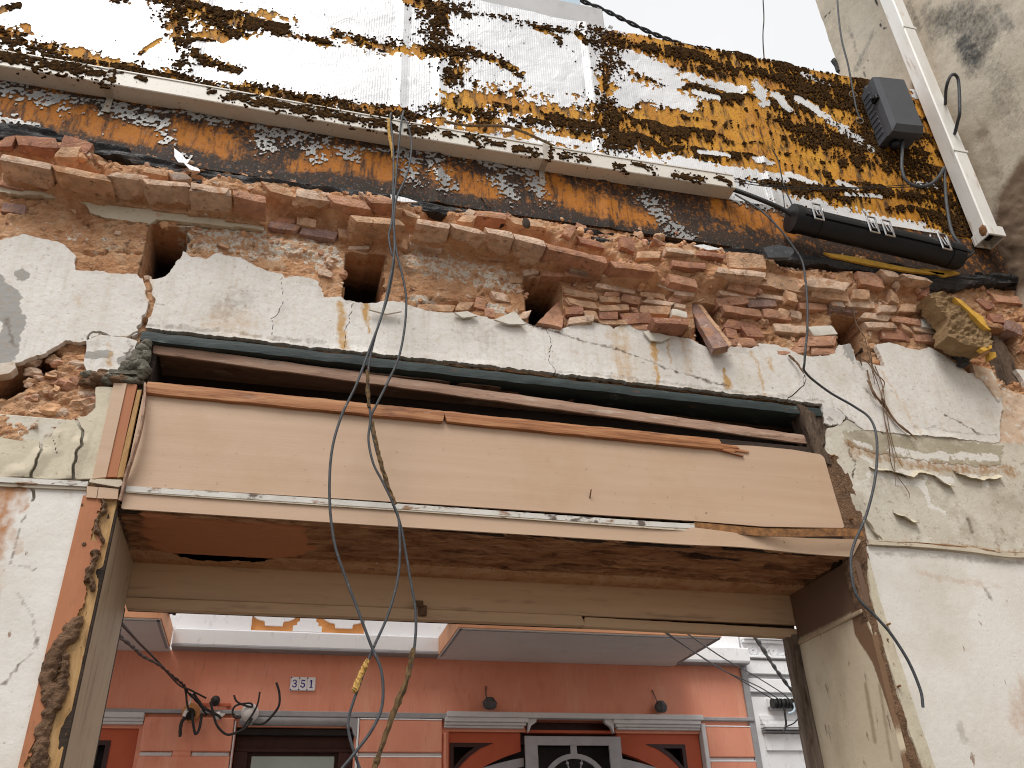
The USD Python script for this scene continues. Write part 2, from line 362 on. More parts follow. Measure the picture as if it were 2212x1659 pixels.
mat('cable_black', R((.022, .021, .021), .3), 30, rough=.5, bump=.2, bscale=160, layers=[((.10, .075, .05), 40, (0.58, 0.70), .6, (1, 1, 1))])
mat('cable_rusty', [(0.3, (.06, .04, .025)), (0.7, (.20, .12, .05))], 60, rough=.9, bump=.5, bscale=200)
mat('yellow_crust', [(0.3, (.42, .22, .05)), (0.7, (.62, .40, .13))], 40, rough=.9, bump=.8, bscale=120)
mat('party_plaster', [(0.3, (.40, .345, .265)), (0.5, (.53, .47, .375)), (0.7, (.60, .54, .45))], 1.6, bump=.3, bscale=28, bdist=.02,
    masks=(((.085, .085, .08), .40, 1.5), ((.175, .12, .08), .4, .8), ((.02, .018, .016), .3, .3)),
    layers=[((.62, .53, .42), 2.4, (0.50, 0.62), .6, (1, 1, 1)), ((.30, .25, .19), 5, (0.54, 0.74), .55, (1, 1.4, .7)), ((.20, .17, .13), 55, (0.61, 0.69), .5, (1, 1, 1))])
mat('laminate', [(0.3, (.49, .335, .228)), (0.7, (.54, .382, .265))], 3, rough=.5, bump=.08, bscale=40, stretch=(.25, 1, 6), spec=.35,
    layers=[((.40, .25, .14), 26, (0.55, 0.80), .3, (.15, 1, 6)), ((.12, .06, .03), 34, (0.65, 0.69), .7, (1, 1, 1)), ((.42, .26, .14), 2, (0.52, 0.75), .5, (1, 1, 1))])
mat('laminate_jamb', [(0.3, (.40, .30, .205)), (0.7, (.45, .345, .235))], 1.2, rough=.5, bump=.06, bscale=20, stretch=(1, 2, .3),
    layers=[((.15, .105, .07), 5, (0.52, 0.74), .75, (2, 5, .5)), ((.09, .06, .04), 30, (0.59, 0.67), .7, (1, 3, .4))])
mat('back_board', [(0.3, (.50, .335, .20)), (0.7, (.60, .42, .26))], 3, rough=.55, bump=.1, stretch=(.3, 1, 5), layers=[((.16, .09, .05), 8, (0.55, 0.75), .6, (.4, 2, 3))])
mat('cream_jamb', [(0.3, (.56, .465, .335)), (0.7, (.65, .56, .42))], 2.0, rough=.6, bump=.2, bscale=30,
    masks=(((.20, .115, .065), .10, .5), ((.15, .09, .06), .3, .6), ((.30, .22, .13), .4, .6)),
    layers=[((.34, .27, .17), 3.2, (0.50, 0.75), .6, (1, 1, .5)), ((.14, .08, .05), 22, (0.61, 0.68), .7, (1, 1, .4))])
mat('mud', [(0.3, (.15, .085, .048)), (0.7, (.31, .185, .11))], 14, rough=1.0, bump=1.0, bscale=80, bdist=.03, layers=[((.45, .33, .22), 20, (0.60, 0.68), .7, (1, 1, .5)), ((.07, .04, .025), 18, (0.57, 0.65), .7, (1, 1, .5))])
mat('rotten_wood', [(0.30, (.11, .045, .024)), (0.46, (.40, .185, .09)), (0.68, (.62, .34, .18))], 13, rough=.9, bump=1.0, bscale=30, bdist=.03, stretch=(.35, 2.2, 2), distort=.8,
    masks=(((.66, .27, .13), .12, .4), ((.06, .026, .016), .4, .6), None))
mat('pine', [(0.32, (.20, .078, .032)), (0.5, (.37, .155, .066)), (0.68, (.48, .245, .115))], 14, rough=.6, bump=.3, bscale=50, stretch=(.18, 2, 3.2), distort=1.2,
    layers=[((.12, .05, .03), 5, (.58, .68), .7, (.6, 1, 1.5)), ((.55, .44, .34), 9, (.60, .68), .35, (.4, 1, 2))])
mat('old_batten', [(0.3, (.25, .145, .10)), (0.7, (.45, .30, .22))], 9, rough=.8, bump=.3, bscale=60, stretch=(.2, 2, 3), layers=[((.55, .46, .38), 12, (0.58, 0.68), .7, (.4, 1, 2)), ((.10, .05, .03), 12, (0.57, 0.65), .7, (.4, 1, 2))])
mat('dark_wood', [(0.3, (.022, .014, .010)), (0.7, (.055, .036, .026))], 8, rough=.85, bump=.6, bscale=40, stretch=(.3, 2, 3))
mat('weathered_wood', [(0.3, (.075, .048, .033)), (0.7, (.23, .16, .115))], 9, rough=.95, bump=1.0, bscale=45, bdist=.03, stretch=(2.5, 2.5, .25), distort=.6, layers=[((.03, .018, .012), 12, (0.56, 0.68), .8, (3, 3, .4))])
mat('grey_wood', [(0.3, (.16, .115, .085)), (0.7, (.36, .28, .22))], 9, rough=.95, bump=1.0, bscale=45, bdist=.03, stretch=(2.5, 2.5, .25), distort=.6, layers=[((.06, .035, .022), 12, (.56, .68), .8, (3, 3, .4))])
mat('orange_board', [(0.3, (.36, .135, .060)), (0.7, (.46, .19, .088))], 4, rough=.6, bump=.15, bscale=40, stretch=(2, 2, .3), layers=[((.20, .09, .05), 9, (0.60, 0.72), .6, (2, 2, .6))])
mat('yellow_wood', [(0.3, (.40, .22, .085)), (0.7, (.56, .36, .17))], 10, rough=.85, bump=.8, bscale=50, stretch=(3, 2, .35), distort=.8, layers=[((.16, .08, .035), 10, (0.58, 0.70), .8, (2.5, 2, .5))])
mat('green_paint', [(0.3, (.020, .030, .031)), (0.7, (.046, .062, .060))], 8, rough=.6, bump=.4, bscale=40, stretch=(.4, 1, 2),
    layers=[((.20, .27, .25), 10, (0.60, 0.70), .7, (.5, 1, 2)), ((.10, .055, .035), 14, (0.61, 0.66), .9, (.5, 1, 2))])
mat('trim_metal', [(0.3, (.52, .49, .44)), (0.7, (.66, .64, .60))], 8, rough=.45, bump=.2, layers=[((.25, .12, .05), 24, (0.56, 0.64), .9, (.5, 1, 1.5)), ((.07, .04, .025), 16, (0.57, 0.63), .9, (.5, 1, 1))])
mat('trim_cream', [(0.3, (.50, .43, .33)), (0.7, (.60, .53, .42))], 8, rough=.6, bump=.2, layers=[((.22, .13, .07), 24, (0.58, 0.66), .9, (.5, 1, 1.5))])
mat('cement_lump', [(0.3, (.12, .11, .085)), (0.7, (.28, .26, .21))], 30, rough=1.0, bump=1.0, bscale=90, bdist=.02)
mat('foam', [(0.3, (.20, .125, .062)), (0.7, (.36, .24, .125))], 12, rough=1.0, bump=.9, bscale=60, bdist=.02)
mat('membrane_yellow', R((.62, .36, .06), .25), 20, rough=.8, bump=.5)
mat('root', R((.17, .105, .065), .3), 40, rough=.95, bump=.4)
# house across the street
mat('salmon', [(0.3, (.68, .26, .165)), (0.7, (.75, .33, .225))], 1.3, rough=.75, bump=.12, bscale=25, layers=[((.76, .42, .28), 2.2, (0.50, 0.72), .6, (2, 1, .35)), ((.55, .17, .10), 5, (0.56, 0.75), .5, (1, 1, .5)), ((.42, .15, .09), 16, (0.57, 0.73), .5, (3, 1, .3))])
mat('salmon_dark', [(0.3, (.40, .085, .038)), (0.7, (.50, .115, .055))], 2, rough=.7, bump=.08)
mat('house_white', R((.86, .87, .89), .03), 3, rough=.7, bump=.1, layers=[((.45, .45, .45), 14, (0.57, 0.69), .4, (1, 1, .5))])
mat('house_grey', R((.33, .33, .34), .12), 6, rough=.75, bump=.15, layers=[((.16, .16, .16), 6, (0.55, 0.75), .5, (1, 1, .5))])
mat('moulding_grey', R((.60, .60, .61), .08), 5, rough=.7, bump=.12, layers=[((.22, .22, .22), 8, (0.56, 0.76), .5, (1, 1, .5))])
mat('balcony_grey', R((.70, .69, .675), .05), 2, rough=.8, bump=.1, layers=[((.45, .43, .43), 4, (0.55, 0.75), .4, (1, 1, 1))])
mat('house_orange', R((.78, .36, .12), .08), 4, rough=.7, bump=.08)
mat('peach_edge', R((.70, .36, .20), .12), 6, rough=.7, bump=.1)
mat('maroon_wood', R((.040, .014, .013), .3), 8, rough=.45, bump=.15, stretch=(2, 2, .3))
mat('recess_dark', R((.020, .018, .018), .3), 8, rough=.6, bump=.1)
mat('iron_grey', R((.34, .34, .36), .12), 10, rough=.5, bump=.1, spec=.4)
mat('lamp_metal', R((.075, .075, .078), .3), 20, rough=.5, bump=.3)
mat('frosted_glass', R((.30, .36, .34), .08), 2, rough=.18, bump=.02, spec=.6)
mat('tile_white', R((.78, .78, .80), .04), 6, rough=.2, bump=0, spec=.5)
mat('tile_blue', R((.03, .035, .22), .2), 10, rough=.25, bump=0, spec=.5)
mat('porcelain', R((.72, .72, .70), .06), 10, rough=.25, bump=.05, spec=.5)
mat('clay_insulator', R((.55, .25, .09), .15), 10, rough=.35, bump=.05, spec=.5)
mat('red_bracket', R((.52, .13, .06), .15), 10, rough=.5, bump=.1)
mat('ground_dirt', [(0.3, (.075, .058, .044)), (0.7, (.15, .115, .085))], 3, rough=1, bump=.8, bscale=12, bdist=.05)
mat('asphalt', R((.11, .11, .112), .25), 20, rough=.9, bump=.5, bscale=120)
mat('pavement', R((.30, .29, .275), .15), 6, rough=.9, bump=.3)
mat('slab_white', [(0.3, (.44, .44, .445)), (0.7, (.53, .53, .535))], 2.5, rough=.7, bump=.1, layers=[((.36, .35, .34), 7, (0.58, 0.72), .5, (1, 1, .5))])
mat('pale_blue', R((.48, .60, .70), .06), 2, rough=.7, bump=.05)
# foil: ribbed, slightly metallic roofing film
M['foil'] = usdkit.material(stage, '/World/Looks/foil', {
    'g': ('geometry', {}), 'w': ('wave_texture', {'wave_type': 'bands', 'bands_direction': 'x', 'profile': 'sine', 'scale': 21.0, 'distortion': .6, 'detail': 2.0, 'detail_scale': .6}),
    'n': ('noise_texture', {'scale': 2.6, 'detail': 7.0, 'roughness': .6}), 'r': ('rgb_ramp', {'ramp': [(0.32, (.60, .605, .62)), (0.5, (.74, .745, .76)), (0.68, (.82, .825, .84))]}),
    'n2': ('noise_texture', {'scale': 55.0, 'detail': 8.0, 'roughness': .7}), 'd': ('map_range', {'from_min': .66, 'from_max': .73, 'to_min': 0.0, 'to_max': .75, 'clamp': True}),
    'x': ('mix_color', {'b': (.13, .11, .10)}), 'at': ('attribute', {'attribute': 'mask'}), 'sp': ('separate_color', {'color_type': 'rgb'}),
    'x2': ('mix_color', {'b': (.30, .31, .33)}), 'x3': ('mix_color', {'b': (.26, .255, .245)}), 'wd': ('map_range', {'from_min': 0.0, 'from_max': .35, 'to_min': .07, 'to_max': 0.0, 'clamp': True}),
    'x4': ('mix_color', {'b': (.42, .43, .45)}),
    'nb': ('noise_texture', {'scale': 7.0, 'detail': 5.0, 'roughness': .55, 'distortion': 1.0}), 'b1': ('bump', {'strength': .45, 'distance': .02}), 'b2': ('bump', {'strength': .12, 'distance': .004}),
    'p': ('principled_bsdf', {'roughness': .42, 'metallic': .25, 'specular_ior_level': .5})},
    [('g.position', 'w.vector'), ('g.position', 'n.vector'), ('g.position', 'n2.vector'), ('g.position', 'nb.vector'), ('n.fac', 'r.fac'), ('n2.fac', 'd.value'), ('d.result', 'x.fac'), ('r.color', 'x4.a'),
     ('w.fac', 'wd.value'), ('wd.result', 'x4.fac'), ('x4.result', 'x.a'), ('at.color', 'sp.color'), ('sp.r', 'x2.fac'), ('x.result', 'x2.a'), ('sp.g', 'x3.fac'), ('x2.result', 'x3.a'), ('x3.result', 'p.base_color'),
     ('nb.fac', 'b1.height'), ('w.fac', 'b2.height'), ('b1.normal', 'b2.normal'), ('b2.normal', 'p.normal')], surface='p.BSDF')

# ------------------------------------------------------------------ ground and street
def slab(x0, x1, y0, y1, z, t=.3):
    return bx(x0, x1, y0, y1, z - t, z, .002)
_g = obj('ground', slab(-60, 60, -60, 60, -.004, .5), 'ground_dirt'); tag(_g, kind='structure')
_g = obj('street', slab(-60, 60, 1.75, 4.9, .002, .05), 'asphalt'); tag(_g, kind='structure')
_g = obj('pavement', slab(-60, 60, .66, 1.75, .13, .2), 'pavement'); tag(_g, kind='structure')
_g = obj('pavement', slab(-60, 60, 4.9, 5.97, .13, .2), 'pavement'); tag(_g, kind='structure')

# ================================================================== the ruined wall
from scipy.interpolate import NearestNDInterpolator
from scipy.ndimage import gaussian_filter
RNG = np.random.default_rng(11)
wall = thing('ruined_wall', 'crumbling masonry wall with torn white plaster, exposed corbelled brick and a rusty foil-clad parapet', 'wall')
OPX0, OPX1, OPZ = -0.735, 2.70, 3.865         # the rough opening in the masonry
PARTY_X = 4.3
# solid body behind the broken faces
obj('masonry_body', cat(bx(-2.6, OPX0 - .02, .45, .65, 0, 4.88), bx(-2.6, OPX0 - .02, .03, .45, 0, 2.9), bx(OPX1 + .02, PARTY_X - .003, .45, .65, 0, 4.88), bx(OPX1 + .02, PARTY_X - .003, .03, .45, 0, 2.9),
                        bx(OPX0 - .02, OPX1 + .02, .45, .65, 3.0, 4.88), bx(-2.6, PARTY_X - .003, .03, .60, 4.885, 6.6)), 'clay_mortar', wall, mask=None)

Q = {1: (0, 380, .3285), 2: (600, 500, .3285), 3: (1200, 600, .3285), 4: (1800, 680, .3285), 5: (2400, 760, .3906)}
def qp(k, x, y):
    x0, y0, s = Q[k]; return ((x0 + x * s) / 1.47559, (y0 + y * s) / 1.47559)
BRICKS = [
 (1,0,375,505,440,70,-.16,'rp'),(1,515,480,1055,560,70,-.16,'t'),(1,1080,525,1385,570,62,-.165,'p'),(1,1395,590,1835,640,52,-.165,'p'),(1,1850,650,2215,705,70,-.165,'p'),
 (1,640,700,1030,765,80,-.05,'u'),(1,1035,760,1440,835,80,-.05,'t'),(1,1445,835,1810,885,66,-.05,'t'),(1,1830,860,2190,925,90,-.05,'t'),(1,250,600,620,680,90,-.07,'d'),(1,0,600,240,655,80,-.07,'r'),
 (1,150,200,560,220,110,-.10,'d'),(1,590,225,880,270,130,-.09,'d'),(1,560,300,770,320,120,-.11,'t'),(1,1385,480,1640,520,62,-.11,'t'),(1,1640,530,1830,555,62,-.1,'g'),(1,0,850,255,865,100,.0,'u'),(1,0,200,140,210,120,-.08,'d'),
 (2,365,580,720,610,85,-.05,'t'),(2,725,640,1080,690,75,-.03,'u'),(2,1090,710,1440,755,80,-.03,'u'),(2,1450,735,1780,790,90,-.03,'t'),(2,1800,780,2130,830,100,-.03,'t'),
 (2,25,285,420,330,70,-.165,'p'),(2,430,345,760,420,70,-.16,'r'),(2,750,300,1035,330,95,-.10,'t'),(2,1045,350,1385,380,90,-.12,'p'),(2,1375,420,1745,450,95,-.12,'r'),(2,1745,400,1975,435,60,-.14,'r'),
 (2,1600,590,2080,640,66,-.13,'t'),(2,1540,680,1740,700,80,-.05,'r'),(2,1755,690,2000,720,85,-.06,'t'),(2,1550,865,1760,885,42,.02,'p'),(2,1050,620,1250,640,80,-.05,'t'),(2,860,610,1040,625,60,-.04,'d'),
 (3,390,310,720,370,60,-.165,'p'),(3,730,370,1030,410,56,-.165,'p'),(3,1065,405,1330,450,64,-.165,'p'),(3,1340,465,1640,530,64,-.165,'p'),(3,1645,560,2210,690,62,-.165,'r'),
 (3,810,285,950,295,75,-.12,'t'),(3,970,250,1290,265,70,-.10,'r'),(3,1300,310,1620,350,72,-.12,'t'),(3,870,225,950,235,60,-.10,'p'),(3,310,500,640,560,110,-.05,'p'),(3,950,640,1265,675,66,-.04,'t'),(3,1275,685,1570,725,66,-.04,'r'),
 (3,1580,735,1890,775,66,-.04,'r'),(3,1900,740,2200,790,105,-.06,'g'),(3,1425,795,1580,810,66,-.03,'p'),(3,1615,820,2210,855,52,-.02,'r'),(3,270,240,400,260,60,-.1,'t'),(3,0,100,150,130,90,-.11,'t'),(3,400,430,620,470,90,-.07,'d'),
 (3,1820,1000,2155,1050,58,-.01,'t'),(3,1840,1090,2140,1140,66,-.02,'t'),(3,1830,1180,2010,1185,85,-.02,'d'),(3,2020,1215,2150,1235,75,-.02,'t'),(3,1865,1255,2110,1285,80,-.02,'p'),
 (3,1130,1040,1290,1050,90,.0,'p'),(3,950,1105,1070,1120,110,.01,'r'),(3,775,1130,930,1145,95,.0,'t'),(3,1050,1190,1150,1210,90,.0,'r'),(3,390,1150,760,1160,70,.01,'t'),(3,1400,1210,1480,1240,100,-.01,'p'),(3,1290,870,1430,905,80,.02,'t'),
 (4,0,755,330,810,52,-.01,'t'),(4,340,815,545,845,58,-.01,'t'),(4,550,815,740,850,85,-.02,'r'),(4,730,780,985,800,50,-.01,'t'),(4,780,840,1055,880,44,-.02,'p'),(4,1060,880,1180,905,44,-.02,'p'),(4,25,850,300,890,62,-.02,'t'),
 (4,325,910,630,920,62,-.02,'t'),(4,735,915,1030,950,80,-.02,'t'),(4,1030,950,1195,975,66,-.03,'w'),(4,335,980,520,985,78,-.02,'d'),(4,560,1000,850,1025,100,-.02,'d'),(4,650,925,720,940,48,-.02,'r'),(4,870,1030,1200,1055,62,-.11,'d'),
 (4,335,1040,600,1060,50,-.01,'t'),(4,620,1090,880,1110,66,-.01,'r'),(4,305,705,700,745,52,-.02,'p'),(4,380,775,540,790,50,-.01,'r'),(4,1010,825,1140,840,66,-.01,'r'),(4,1060,760,1270,790,56,-.03,'p'),(4,0,595,400,620,48,-.03,'r'),
 (4,75,510,370,545,105,-.06,'g'),(4,455,480,860,545,62,-.15,'r'),(4,1040,480,1380,510,66,-.11,'d'),(4,1480,540,1950,595,60,-.13,'p'),(4,1010,620,1290,680,85,-.08,'r'),(4,1590,690,1870,740,105,-.05,'r'),(4,980,350,1270,370,46,-.13,'p'),
 (4,1285,380,1560,410,48,-.12,'d'),(4,1590,440,1960,470,150,-.10,'t'),(4,545,275,690,300,120,-.10,'d'),(4,0,150,90,190,120,-.12,'r'),(4,130,260,380,290,70,-.09,'d'),(4,700,390,930,410,70,-.09,'t'),(4,0,370,410,460,62,-.155,'r'),
 (4,1480,835,1770,855,76,-.02,'r'),(4,1775,850,2050,885,76,-.02,'u'),(4,1540,930,1910,955,76,-.02,'r'),(4,1915,965,2210,990,90,-.01,'r'),(4,1560,1070,1890,1095,90,.01,'d'),(4,1560,1150,1690,1170,100,.0,'d'),(4,1740,1140,1920,1165,95,.0,'d'),
 (4,1590,1230,1860,1250,76,.0,'r'),(4,2060,1090,2210,1100,66,.0,'t'),(4,1500,775,1850,795,46,-.03,'p'),(4,1860,790,2210,830,46,-.03,'p'),(4,1640,600,1800,630,80,-.06,'t'),(4,1850,640,2200,690,90,-.04,'t'),
 (5,370,540,620,560,56,-.02,'r'),(5,625,560,850,585,54,-.02,'u'),(5,890,620,1130,650,56,-.02,'p'),(5,1135,650,1380,685,56,-.02,'r'),(5,920,695,1170,712,50,-.01,'p'),(5,1220,720,1308,738,48,-.01,'t'),(5,1312,735,1490,755,50,-.01,'p'),
 (5,1370,680,1500,695,66,-.03,'w'),(5,1050,770,1290,790,90,.01,'d'),(5,1315,800,1480,815,66,.0,'r'),(5,180,720,440,745,66,-.01,'p'),(5,475,740,670,760,72,-.01,'w'),(5,375,825,680,845,80,-.01,'r'),(5,310,900,470,905,66,.0,'r'),(5,480,910,690,925,62,.0,'r'),
 (5,200,590,300,620,66,-.01,'t'),(5,310,600,400,630,66,-.01,'p'),(5,440,345,780,385,76,-.10,'p'),(5,475,430,780,475,90,-.06,'t'),(5,800,440,970,455,76,-.07,'t'),(5,745,520,1000,540,60,-.04,'p'),(5,1010,560,1195,575,60,-.04,'p'),(5,1200,555,1400,575,64,-.04,'t'),
 (5,1120,465,1200,480,84,-.06,'t'),(5,1060,275,1200,295,46,-.11,'p'),(5,1235,312,1450,325,38,-.12,'p'),(5,270,460,370,480,84,-.06,'t'),(5,30,330,420,370,110,-.06,'t'),(5,0,280,100,300,60,-.08,'t'),(5,860,320,1060,340,110,-.08,'r'),(5,1380,420,1440,440,100,-.06,'d'),
 (5,2060,700,2212,740,80,-.03,'u'),(5,1940,640,2050,660,70,-.02,'d'),(5,1960,480,2212,500,70,-.03,'r'),(5,1850,480,1950,560,80,-.03,'d'),(5,100,920,290,930,40,.0,'r'),(5,640,520,740,530,60,-.05,'g'),
]
KIND = {'r': 'brick_red', 't': 'brick_tan', 'd': 'brick_dark', 'p': 'brick_pale', 'u': 'brick_purple', 'g': 'brick_grey', 'w': 'white_flake'}
samples = []
for i, (k, xa, ya, xb, yb, h, yp, kind) in enumerate(BRICKS):
    if k < 4 and -.075 < yp < -.025: yp = -.012 if yp < -.045 else .004
    a, b = at(*qp(k, xa, ya), yp), at(*qp(k, xb, yb), yp)
    sc = Q[k][2] / 1.47559
    up = at(*qp(k, (xa + xb) / 2, (ya + yb) / 2 - h / 2), yp) - at(*qp(k, (xa + xb) / 2, (ya + yb) / 2 + h / 2), yp)
    hh = up[2]
    m = brick_mesh(a, b, hh * .97, .17 if yp < -.03 else .13, 100 + i, rough=.0085 if yp < -.15 else .009 if hh < .07 else .015)
    obj('brick', m, KIND[kind[-1]], wall, smooth=50)
    for t in np.linspace(0, 1, max(2, int(np.linalg.norm(b - a) / .02))):
        p = a + (b - a) * t
        for f in (-.3, 0, .3): samples.append((p[0], p[2] + f * hh, yp + .036))
        if yp < -.09 and k < 4: samples.append((p[0], p[2] - .5 * hh - .022, .03)); samples.append((p[0], p[2] - .5 * hh - .05, .03))
# guide points of the broken core
for (x0, x1, z0, z1, y) in ((-2, 4.3, 2.9, 4.0, .035), (-2, 1.9, 4.1, 4.47, .012), (2, 4.3, 4.05, 4.2, .03), (-2, 4.3, 4.87, 4.98, .0), (3.1, 4.3, 4.55, 4.8, -.01)):
    for x in np.arange(x0, x1, .035):
        for z in np.arange(z0, z1, .035): samples.append((x, z, y))
samples = np.array(samples)
X, Z = grid(-2.1, PARTY_X - .004, 2.9, 4.95, .0095)
# outline of the torn plaster band
up = [(-60, 530), (0, 520), (50, 505), (100, 516), (143, 527), (163, 553), (160, 566), (162, 583), (207, 585), (253, 591), (293, 591), (303, 600), (330, 604), (363, 596), (370, 580), (387, 560), (397, 540), (413, 556), (430, 553), (445, 560), (470, 545),
      (493, 553), (520, 556), (547, 570), (567, 580), (577, 586), (610, 590), (617, 601), (640, 596), (667, 601), (683, 610), (695, 626), (700, 643), (737, 641), (744, 650), (771, 655), (794, 656), (837, 650), (871, 653), (897, 663), (924, 670),
      (954, 675), (997, 675), (1047, 685), (1071, 690), (1091, 686), (1111, 675), (1134, 696), (1157, 703), (1181, 710), (1214, 708), (1237, 700), (1257, 693), (1291, 696), (1311, 700), (1324, 711), (1337, 703), (1354, 700), (1371, 710), (1401, 713),
      (1431, 723), (1451, 725), (1475, 728), (1495, 735), (1521, 750), (1545, 758), (1575, 750), (1615, 753), (1641, 743), (1671, 743), (1701, 753), (1728, 766), (1755, 771), (1788, 766), (1805, 758), (1810, 745), (1838, 740), (1848, 780), (1911, 790),
      (1893, 745), (1908, 740), (1941, 743), (1955, 750), (1985, 756), (2008, 750), (2035, 766), (2068, 786), (2091, 806), (2128, 810), (2148, 833), (2161, 853), (2165, 880), (2158, 920), (2161, 956), (2091, 950), (1975, 940), (1888, 930), (1861, 926),
      (1828, 900), (1818, 916), (1795, 920), (1781, 913), (1778, 872), (1500, 840), (1100, 795), (700, 752), (306, 706), (297, 722), (270, 728), (215, 722), (188, 735), (170, 736), (143, 733), (90, 766), (33, 783), (0, 805), (-60, 830)]
base = NearestNDInterpolator(samples[:, :2], samples[:, 2])(X, Z)
base = gaussian_filter(base, 1.6)
rid = 1 - np.abs(2 * fbm(P3(X * 9, Z * 13), 4, 3) - 1)
lumps = fn(X, Z, 5, 6, 5, 4) * .055 * np.where(Z > 4.48, .5, 1) + (rid - .7) * .030 + fn(X, Z, 28, 34, 4, 5) * .030 + fn(X, Z, 60, 70, 3, 25) * .030
crk = np.maximum(0, 1 - np.abs(fbm(P3(X * 3.4 + .35 * fn(X, Z, 9, 9), Z * 5.5), 4, 21) - .5) / .012) * (fn(X, Z, 2, 2, 2, 8) > -.05)
core_y = base - lumps + crk * .03
core_y = np.where((Z < 4.40) & (base > -.005), np.maximum(core_y, .016 + .25 * (core_y - .016)), core_y)
POCKETS = [(-.80, -.632, 4.165, 4.478), (.128, .312, 4.15, 4.474), (1.055, 1.25, 4.14, 4.455), (2.02, 2.17, 4.03, 4.43), (2.895, 3.075, 4.10, 4.47), (3.95, 4.16, 4.18, 4.52)]
hole_m = np.zeros(X.shape)
for (x0, x1, z0, z1) in POCKETS:
    e = fn(X, Z, 16, 16, 3, 6) * .022
    ins = np.minimum(np.minimum(X - x0, x1 - X), np.minimum(Z - z0, z1 - Z)) + e
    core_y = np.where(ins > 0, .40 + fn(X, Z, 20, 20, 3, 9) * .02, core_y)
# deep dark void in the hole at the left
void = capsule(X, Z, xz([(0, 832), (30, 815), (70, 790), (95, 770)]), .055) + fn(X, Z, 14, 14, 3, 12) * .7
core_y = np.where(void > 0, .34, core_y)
hl = np.maximum(0, fn(X, Z, 4, 7, 4, 15))
lime = np.full(X.shape, .12)
for pts, r, a in (([(430, 500), (520, 520), (640, 530), (700, 545)], .16, .46), ([(900, 560), (1000, 580), (1100, 600)], .12, .5), ([(900, 640), (950, 660)], .05, .6), ([(1060, 660), (1110, 670)], .05, .6), ([(120, 490), (260, 540)], .1, .25),
                  ([(2170, 860), (2200, 1000)], .15, .9)):
    lime = np.maximum(lime, a * np.clip(capsule(X, Z, xz(pts), r) * 2, 0, 1))
drk = np.clip(fn(X, Z, 3, 4, 3, 30) * 1.6 + .02, 0, 1)
F = -np.minimum(np.minimum(X - OPX0, OPX1 - X), OPZ - Z)
UPI = shapely.contains_xy(Polygon(xz(up)).buffer(.004), X.ravel(), Z.ravel()).reshape(X.shape)
core_y = np.where(UPI & (core_y < .022), .022, core_y)
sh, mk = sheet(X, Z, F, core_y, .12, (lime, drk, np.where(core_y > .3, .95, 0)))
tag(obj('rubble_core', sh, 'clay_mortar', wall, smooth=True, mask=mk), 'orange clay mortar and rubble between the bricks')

UPP = Polygon(xz(up)).buffer(.012); shapely.prepare(UPP)
# crumbs and fragments stuck in the mortar
frag = []
rf = np.random.default_rng(77)
ico = trimesh.creation.icosphere(subdivisions=1)
bxs = trimesh.creation.box((1.6, 1.2, 1)).subdivide()
for k in range(900):
    fx = rf.uniform(-1.5, 4.2); fz = rf.choice([rf.uniform(4.05, 4.5), rf.uniform(4.5, 4.88), rf.uniform(4.72, 4.9)])
    if fx < -.8 and rf.random() < .35: fx, fz = rf.uniform(-1.25, -.82), rf.uniform(3.3, 3.75)
    ix = int((fx - X[0, 0]) / (X[0, 1] - X[0, 0])); iz = int((fz - Z[0, 0]) / (Z[1, 0] - Z[0, 0]))
    if not (2 < ix < X.shape[1] - 3 and 2 < iz < X.shape[0] - 3): continue
    yy = core_y[iz, ix]
    if yy > .15 or F[iz, ix] < .02 or UPP.contains(shapely.Point(fx, fz)): continue
    r = float(np.clip(rf.lognormal(-4.5, .45), .005, .032)); b_ = ico if rf.random() < .5 else bxs
    v = b_.vertices * r * rf.uniform(.6, 1.3, 3) * (1 + .5 * (rf.random((len(b_.vertices), 1)) - .5))
    ra = trimesh.transformations.random_rotation_matrix(rf.random(3))[:3, :3] if b_ is ico else trimesh.transformations.rotation_matrix(rf.normal(0, .35), [0, 1, 0])[:3, :3]
    frag.append((v @ ra.T + [fx, yy, fz], b_.faces))
for k in range(46):
    u_ = rf.random(); px = rf.uniform(60, 200); py = rf.uniform(770, 905)
    c_ = at(px, py, .03); 
    if c_[0] > -.80: continue
    r = float(rf.uniform(.014, .038)); v = ico.vertices * [r * 1.3, r, r * .8] * (1 + .5 * (rf.random((len(ico.vertices), 1)) - .5))
    frag.append((v + [c_[0], .05, c_[2]], ico.faces))
fr_groups = {'brick_tan': [], 'brick_red': [], 'clay_mortar_bits': [], 'brick_pale': []}
for q_ in frag: fr_groups[list(fr_groups)[int(rf.integers(0, 4))]].append(trimesh.Trimesh(*q_, process=False))
mat('clay_mortar_bits', [(0.3, (.50, .25, .12)), (0.7, (.70, .43, .25))], 20, rough=.95, bump=.6)
for k_, v_ in fr_groups.items(): tag(obj('rubble_fragments', cat(*v_), k_, wall), kind='stuff')

